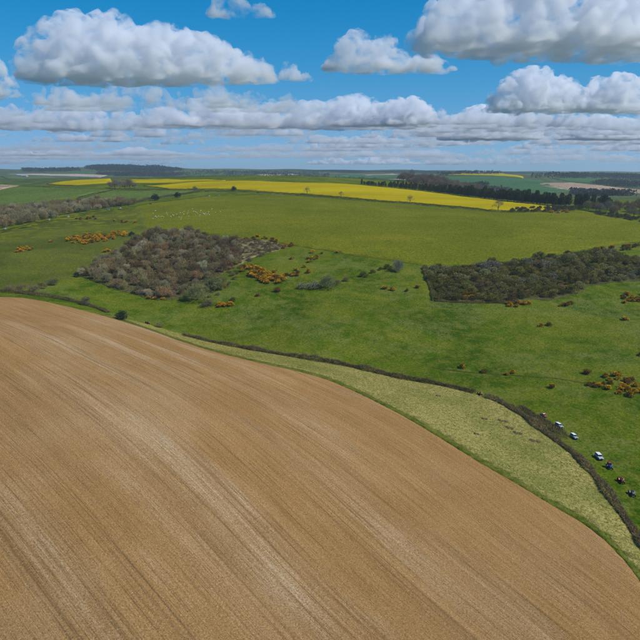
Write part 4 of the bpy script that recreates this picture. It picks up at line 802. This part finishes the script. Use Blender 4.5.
wood('dark wood crowning the far left ridge', [(84,168.6),(110,167),(135,167.4),(160,167.6),(185,171),(150,172.4),(100,171.2)], 1600, 22, DW, 3400)
wood('line of trees along the far left skyline', [(22,170.4),(78,170),(80,171.2),(24,171.6)], 420, 22, DW, 3400)
wood('wooded slope under the far left ridge', [(95,174.5),(150,173),(190,174),(170,177),(120,176.4)], 900, 16, (.035, .04, .022), 3400)
wood('scattered trees on the far central hills', [(190,172),(260,171.6),(330,174),(330,180),(200,179)], 700, 14, (.04, .045, .026), 3200)
wood('dark wood along the far right skyline', [(530,179),(545,176),(600,175.4),(660,176.6),(730,178),(730,183),(640,181),(600,178.5),(560,178.6)], 1700, 20, DW, 2800)
wood('tree belt around the far right village', [(590,184.6),(605,181.6),(640,183.6),(730,188),(730,190),(640,187.6),(610,186.4)], 600, 14, DW, 2600)
wood('trees along the lower edge of the far right brown field', [(570,192.4),(600,195),(640,197.5),(720,206),(720,210),(640,201),(580,196)], 420, 15, (.06, .052, .036), 1900)
wood('copse on the teal green hill', [(470,186),(486,184.5),(488,186.5),(472,188)], 160, 13, DW, 2250)
wood('grey wood below the teal green hill', [(440,191),(470,187.5),(495,190),(520,193.5),(480,195)], 320, 15, (.075, .066, .05), 1900)
wood('trees on the skyline behind the right rapeseed strip', [(436,175.4),(470,173.6),(500,174.2),(498,174.9),(468,174.6),(440,176.2)], 160, 16, DW, 2600)
wood('scrubby trees along the far left farmland', [(0,181.5),(50,179.5),(100,179),(100,180.6),(40,181.6),(0,183)], 260, 12, (.05, .045, .03), 2000)
wood('trees beyond the central rapeseed brow', [(232,181),(330,181),(380,180),(350,178),(240,178.6)], 420, 13, (.04, .042, .025), 2300)
hg = random.Random(3)
for i in range(30):
    x = hg.uniform(-20, 440); y = hg.uniform(171.5, 180); w = hg.uniform(25, 90); t = hg.uniform(-1.4, 1.4)
    hedge('dark hedge dividing the small fields of the distant hills', [(x, y), (x+w*.5, y+t*.5 + hg.uniform(-.3, .3)), (x+w, y+t)], 7, 10, (.035, .036, .02), 1.6, ymin=2900, group='distant hill hedges', leaf=True)
for px in [[(440,181),(480,180.2),(540,183.5)], [(445,186),(480,188),(530,190)], [(530,183),(560,187.5),(585,193)], [(548,182),(600,184.8),(640,189),(700,196)]]:
    hedge('dark hedge on the far right hillside', px, 6, 8, (.035, .036, .02), 2.5, ymin=2100, group='far right hill hedges', leaf=True)
p = at(412, 175.5, 2600); place('broad1', p[0], p[1], 3.2, (.07, .065, .05), 'lone big tree on the skyline above the wooded knoll', 'tree')

# ------------------------------------------------------------------ rough grass: real tufts
def tufts(label, poly, n, h, cols, seed, name='grass_tussocks', blades=5, dmask=None):
    r = np.random.default_rng(seed); lo, hi = poly.min(0), poly.max(0); c = np.column_stack([r.uniform(lo[0], hi[0], n*4), r.uniform(lo[1], hi[1], n*4)]); c = c[inside(poly, c[:, 0], c[:, 1])]
    if dmask is not None: c = c[r.uniform(0, 1, len(c)) < dmask(c)]
    c = c[:n]; m = len(c); k = np.repeat(np.arange(m), blades); hh = (h*r.uniform(.5, 1.4, m))[k]; q = r.normal(size=(m*blades, 2))*.16*(hh/h)[:, None]
    XY = c[k] + q; C = np.column_stack([XY, zat(XY[:, 0], XY[:, 1]) + .03]); D = unit(np.column_stack([q*2.2 + r.normal(size=q.shape)*.25, np.ones(len(q))*.75]))
    V, F = slivers(C, D, hh, hh*r.uniform(.35, .7, len(hh)), r, False); o = ob(name, mesh_np(name, V, F)); me = o.data
    mi = r.integers(0, len(cols), m)[k].astype(np.int32)
    for cc in cols: g = G('tuft_blades'); g.principled(g.mix(1.0, (*cc, 1), g.ramp(g.noise(g.pos(), .5, 3, .6), [(.3, .7), (.7, 1.3)]), 'MULTIPLY'), .95, None, 0.0); me.materials.append(g.m)
    me.polygons.foreach_set('material_index', mi); return tag(o, label, None, None, 'stuff')
tufts('pale dry grass tussocks on the strip below the hedge', np.vstack([MARG_, hedge_w[::-1]]), 42000, .24, [(.39, .32, .085), (.32, .28, .06), (.20, .21, .025), (.45, .37, .12)], 5)
PAST = hit([(180,331),(250,345),(350,362),(476,389),(500,398),(550,430),(592,467),(640,535),(690,600),(700,340),(700,310),(560,306),(434,304),(400,300),(320,300),(240,312),(190,318)])
tufts('grass tufts on the valley pasture', PAST, 42000, .20, [(.10, .15, .018), (.15, .17, .04), (.075, .13, .012), (.19, .19, .06)], 6)
for x, y, s_, lab in [(502,421,1.0,'long dead bracken patch on the pale strip, uppermost'),(509,428,.8,'dead bracken patch in the middle of the pale strip'),(517,433,.9,'dead bracken patch right of the middle on the pale strip'),(534,441,1.0,'dark dead bracken patch nearest the hedge bend'),(484,419,.6,'small dead bracken patch at the left of the pale strip'),(438,396,.6,'lone dead bracken patch near the upper pale strip'),(476,434,.5,'smallest dead bracken patch, lowest on the pale strip')]:
    pp = at(x, y); place('brown', pp[0], pp[1], s_, (.16, .125, .07), lab, 'bracken', 'dead bracken on the pale strip', rz=.4, sz=.28, name='bracken_patch')

tufts('leafy undergrowth between the bushes of the square thicket', SCRUB, 26000, .75, [(.19, .17, .035), (.22, .165, .055), (.13, .13, .025), (.2, .18, .06)], 8, 'thicket_undergrowth')

tufts('brown undergrowth between the trees of the left wood', WOOD, 18000, .9, [(.20, .15, .07), (.17, .14, .07), (.15, .13, .05), (.24, .18, .10)], 9, 'wood_undergrowth')
# ------------------------------------------------------------------ haze
hz = G('haze_air'); vp = hz.n('VolumePrincipled', {'Color': (.72, .85, 1.0), 'Density': 6.0e-5, 'Anisotropy': .3}); hz.t.links.new(vp.outputs[0], hz.out.inputs['Volume'])
tag(bobj('haze', hz.m, None, lambda bm: box(bm, -14500, 14500, -400, 13600, -60, 275)), 'thin blue haze over the whole landscape', None, None, 'stuff')
# ------------------------------------------------------------------ cumulus clouds: real bodies of scattering vapour, far out and high up
def m_cloud(name, dens, sc=.0042, lo=.42, hi=.56, aniso=.15):
    g = G(name); p = g.pos(); n1 = g.noise(g.scale(p, (1, 1, 1.25)), sc, 7, .64, .35)
    v = g.n('VolumePrincipled', {'Color': (.945, .957, .982), 'Density': g.math('MULTIPLY', g.ramp(n1, [(lo, 0.0), (hi, 1.0)]), dens), 'Anisotropy': aniso})
    g.t.links.new(v.outputs[0], g.out.inputs['Volume']); return g.m
CM = {'dense': m_cloud('cloud_vapour', .015, .0048, .45, .58), 'mid': m_cloud('cloud_vapour_mid', .009, .0036, .45, .58), 'thin': m_cloud('cloud_vapour_thin', .0060, .0018, .44, .54), 'veil': m_cloud('cloud_vapour_veil', .0019, .0012, .43, .57)}
def vnoise(P, seed=0):                                # smooth lattice noise in [-1, 1]
    I = np.floor(P).astype(np.int64); f = P - I; f = f*f*f*(f*(f*6-15)+10); out = np.zeros(len(P))
    for dx in (0, 1):
        for dy in (0, 1):
            for dz in (0, 1):
                h = ((I[:, 0]+dx)*374761393 + (I[:, 1]+dy)*668265263 + (I[:, 2]+dz)*2147483647 + seed*974711) & 0xffffffff
                h = ((h ^ (h >> 13))*1274126177) & 0xffffffff; h = ((h ^ (h >> 16)) & 0xffff)/32767.5 - 1
                out += h*np.where(dx, f[:, 0], 1-f[:, 0])*np.where(dy, f[:, 1], 1-f[:, 1])*np.where(dz, f[:, 2], 1-f[:, 2])
    return out
def vox(me, size):
    o = bpy.data.objects.new('tmp', me); COL.objects.link(o)
    md = o.modifiers.new('r', 'REMESH'); md.mode = 'VOXEL'; md.voxel_size = size
    dg = bpy.context.evaluated_depsgraph_get(); m2 = bpy.data.meshes.new_from_object(o.evaluated_get(dg))
    bpy.data.objects.remove(o); bpy.data.meshes.remove(me); return m2
bm_ = bmesh.new(); bmesh.ops.create_icosphere(bm_, subdivisions=2, radius=1); bm_.verts.index_update()
ICO_V = np.array([v.co[:] for v in bm_.verts]); ICO_F = np.array([[v.index for v in f.verts] for f in bm_.faces]); bm_.free()
def puff_mesh(name, seed, L, Wd, H, n, prof, voxel, amp, mat):
    """a heap of billows over a flat base; prof(t) gives the height of the heap along its length"""
    r = random.Random(seed); VS = []; FS = []; cnt = 0
    def ball(c, rad, sq=(1, 1, 1)):
        nonlocal cnt; VS.append(ICO_V*(np.array(sq)*rad) + np.array(c)); FS.append(ICO_F + cnt); cnt += len(ICO_V)
    for i in range(n):
        t = r.random(); h = prof(t)*H; rad = (.09 + .15*r.random())*h + H*.05
        z = max(rad*.35, r.random()**.8*(h - rad)) if r.random() < .7 else h - rad*r.uniform(.7, 1.1)
        half = Wd/2*math.sqrt(max(.05, prof(t)))*(1 - .5*z/H); c = Vector(((t-.5)*L + r.uniform(-.02, .02)*L, r.uniform(-1, 1)*half, z)); ball(c, rad)
        for j in range(3):                           # smaller billows on its flanks
            d = Vector((r.gauss(0, 1), r.gauss(0, 1), r.gauss(.3, 1))).normalized(); ball(c + d*rad*r.uniform(.85, 1.1), rad*r.uniform(.25, .5))
    for i in range(int(n*.5)):                       # the base deck
        t = r.random(); rad = H*.12*(.6 + prof(t)); ball(((t-.5)*L, r.uniform(-.5, .5)*Wd*.8*math.sqrt(prof(t)), rad*.3), rad, (2.2, 2.2, .7))
    me = mesh_np(name, np.vstack(VS), np.vstack(FS))
    m2 = vox(me, voxel)
    N = len(m2.vertices); co = np.empty(N*3, np.float32); m2.vertices.foreach_get('co', co); co = co.reshape(-1, 3)
    no = np.empty(N*3, np.float32); m2.vertices.foreach_get('normal', no); no = no.reshape(-1, 3)
    d = np.zeros(N); P = co.astype(float)
    for wl, a in ((amp*3.6, 1.0), (amp*1.7, .6), (amp*.8, .36), (amp*.42, .22)):
        d += a*(1 - 1.6*abs(vnoise(P/wl + 31.7, seed)))
    co += no*((d - .6)*amp*.8)[:, None]
    lowz = co[:, 2] < H*.08; co[lowz, 2] = H*.08 + (co[lowz, 2] - H*.08)*.45
    m2.vertices.foreach_set('co', co.ravel()); m2.update(); m2 = vox(m2, voxel*.9); m2.name = name; m2.materials.clear(); m2.materials.append(mat)
    return m2
def bearing(px, py, Y):
    a, b, c = ray(px, py); t = Y/b; return Vector((t*a, Y, CAM_H + t*c))
def place_cloud(me, x0, x1, yb, yt, Y, label, group=None, sx=1, rz=0, dims=None):
    """a cloud Y metres out whose base lies along row yb between columns x0 and x1 and whose top reaches row yt"""
    A, B, T = bearing(x0, yb, Y), bearing(x1, yb, Y), bearing((x0+x1)/2, yt, Y)
    o = bpy.data.objects.new('cloud', me); COL.objects.link(o)
    w = (B-A).length; h = T.z - A.z; co = me['dims']
    o.location = (A+B)/2; s = w/co[0]; o.scale = (s*sx, s*.8, h/co[2]); o.rotation_euler = (0, 0, rz)
    return tag(o, label, 'cloud', group)
def arche(name, seed, L, Wd, H, n, prof, voxel, amp, mat):
    m = puff_mesh(name, seed, L, Wd, H, n, prof, voxel, amp, mat); co = np.empty(len(m.vertices)*3, np.float32); m.vertices.foreach_get('co', co); co = co.reshape(-1, 3); m['dims'] = (float(np.ptp(co[:, 0])), Wd, float(co[:, 2].max())); return m
def bump_prof(*pk):                                   # humps (centre, width, height)
    return lambda t: max(.06, max(h*math.exp(-((t-c)/w)**2) for c, w, h in pk))
A1 = arche('cloud_long', 3, 3300, 1500, 800, 420, bump_prof((.22,.16,1), (.38,.2,.97), (.58,.2,.86), (.75,.16,.7), (.9,.12,.45), (.08,.09,.7)), 30, 60, CM['dense'])
A2 = arche('cloud_heap', 5, 1800, 1200, 700, 220, bump_prof((.38,.25,1), (.7,.22,.8), (.18,.16,.75)), 25, 50, CM['dense'])
A3 = arche('cloud_slab', 9, 3600, 2200, 600, 380, bump_prof((.15,.15,.85), (.4,.3,1), (.7,.3,.95), (.9,.15,.8)), 34, 60, CM['dense'])
A4 = arche('cloud_taper', 14, 2000, 1000, 600, 220, bump_prof((.22,.2,.95), (.45,.2,.85), (.8,.3,.4)), 25, 45, CM['dense'])
A5 = arche('cloud_row', 21, 5200, 1500, 700, 340, bump_prof((.1,.08,.6), (.28,.12,.85), (.45,.1,.7), (.58,.1,.8), (.72,.1,1), (.92,.08,.6)), 44, 70, CM['mid'])
A6 = arche('cloud_strip', 27, 5000, 2000, 420, 240, bump_prof((.15,.15,.7), (.45,.2,1), (.8,.18,.8)), 48, 60, CM['thin'])
A7 = A6.copy(); A7.materials[0] = CM['veil']; A8 = A5.copy(); A8.materials[0] = CM['thin']; A9 = A5.copy(); A9.materials[0] = CM['veil']
def ybase(row): return 1030/math.tan(math.atan((320-row)/FPX) - PITCH)
for me, x0, x1, yb, yt, rz, lab in [
    (A1, 14, 281, 82, 12, .05, 'largest white cumulus cloud, a long heap filling the upper left sky'),
    (A4, 276, 314, 81, 60, .3, 'small faint cloud puff at the right tip of the largest cloud'),
    (A2, -60, 22, 97, 42, .2, 'white cloud cut off by the left edge of the sky'),
    (A4, 205, 276, 17, -14, 0, 'small white cloud cut off by the top edge, left of centre'),
    (A4, 318, 456, 72, 29, .1, 'lone white cumulus tapering right, upper centre of the sky'),
    (A3, 405, 730, 53, -34, .1, 'big grey-bottomed cloud filling the upper right corner'),
    (A2, 482, 600, 112, 66, .1, 'white heaped cloud in the right middle of the sky'),
    (A4, 556, 720, 113, 74, .4, 'cloud running off the right edge, middle height'),
    (A2, 436, 548, 140, 104, 0, 'pale cumulus low over the right hills'),
    (A4, 550, 700, 140, 114, .2, 'low white cloud at the right edge over the dark woods'),
    (A6, 28, 262, 106, 80, 0, 'flat grey cloud layer under the largest cloud'),
    (A5, 128, 442, 128, 91, .03, 'long row of white-topped clouds low in the centre left'),
    (A5, -90, 150, 130, 96, .05, 'row of low clouds at the far left'),
    (A1, 330, 440, 126, 96, 2.9, 'white-topped low cloud under the lone central cumulus')]:
    place_cloud(me, x0, x1, yb, yt, ybase(yb), lab, rz=rz)
rc = random.Random(5); GL = 'hazy grey cloud strip low above the horizon'
for i in range(104):
    far_ = rc.random()**.9; x = rc.uniform(-60, 460) if rc.random() < .68 else rc.uniform(430, 700); yb = (106 if x < 330 else 124) + (59 if x < 330 else 41)*far_; w = rc.uniform(45, 150)*(1 - .25*far_)
    me = rc.choice([A5, A8, A8, A6] if far_ < .35 else [A8, A8, A9, A6] if far_ < .7 else [A9, A9, A7])
    place_cloud(me, x-w/2, x+w/2, yb, yb - rc.uniform(12, 24)*(1-.55*far_), ybase(yb), GL, 'cloud strips near the horizon', rz=rc.uniform(-.15, .15))
for i in range(12):
    x = rc.uniform(-60, 480); yb = rc.uniform(132, 166); w = rc.uniform(120, 280); me = rc.choice([A9, A7, A7, A6])
    place_cloud(me, x-w/2, x+w/2, yb, yb - rc.uniform(6, 11), ybase(yb), GL, 'cloud strips near the horizon', rz=rc.uniform(-.1, .1))
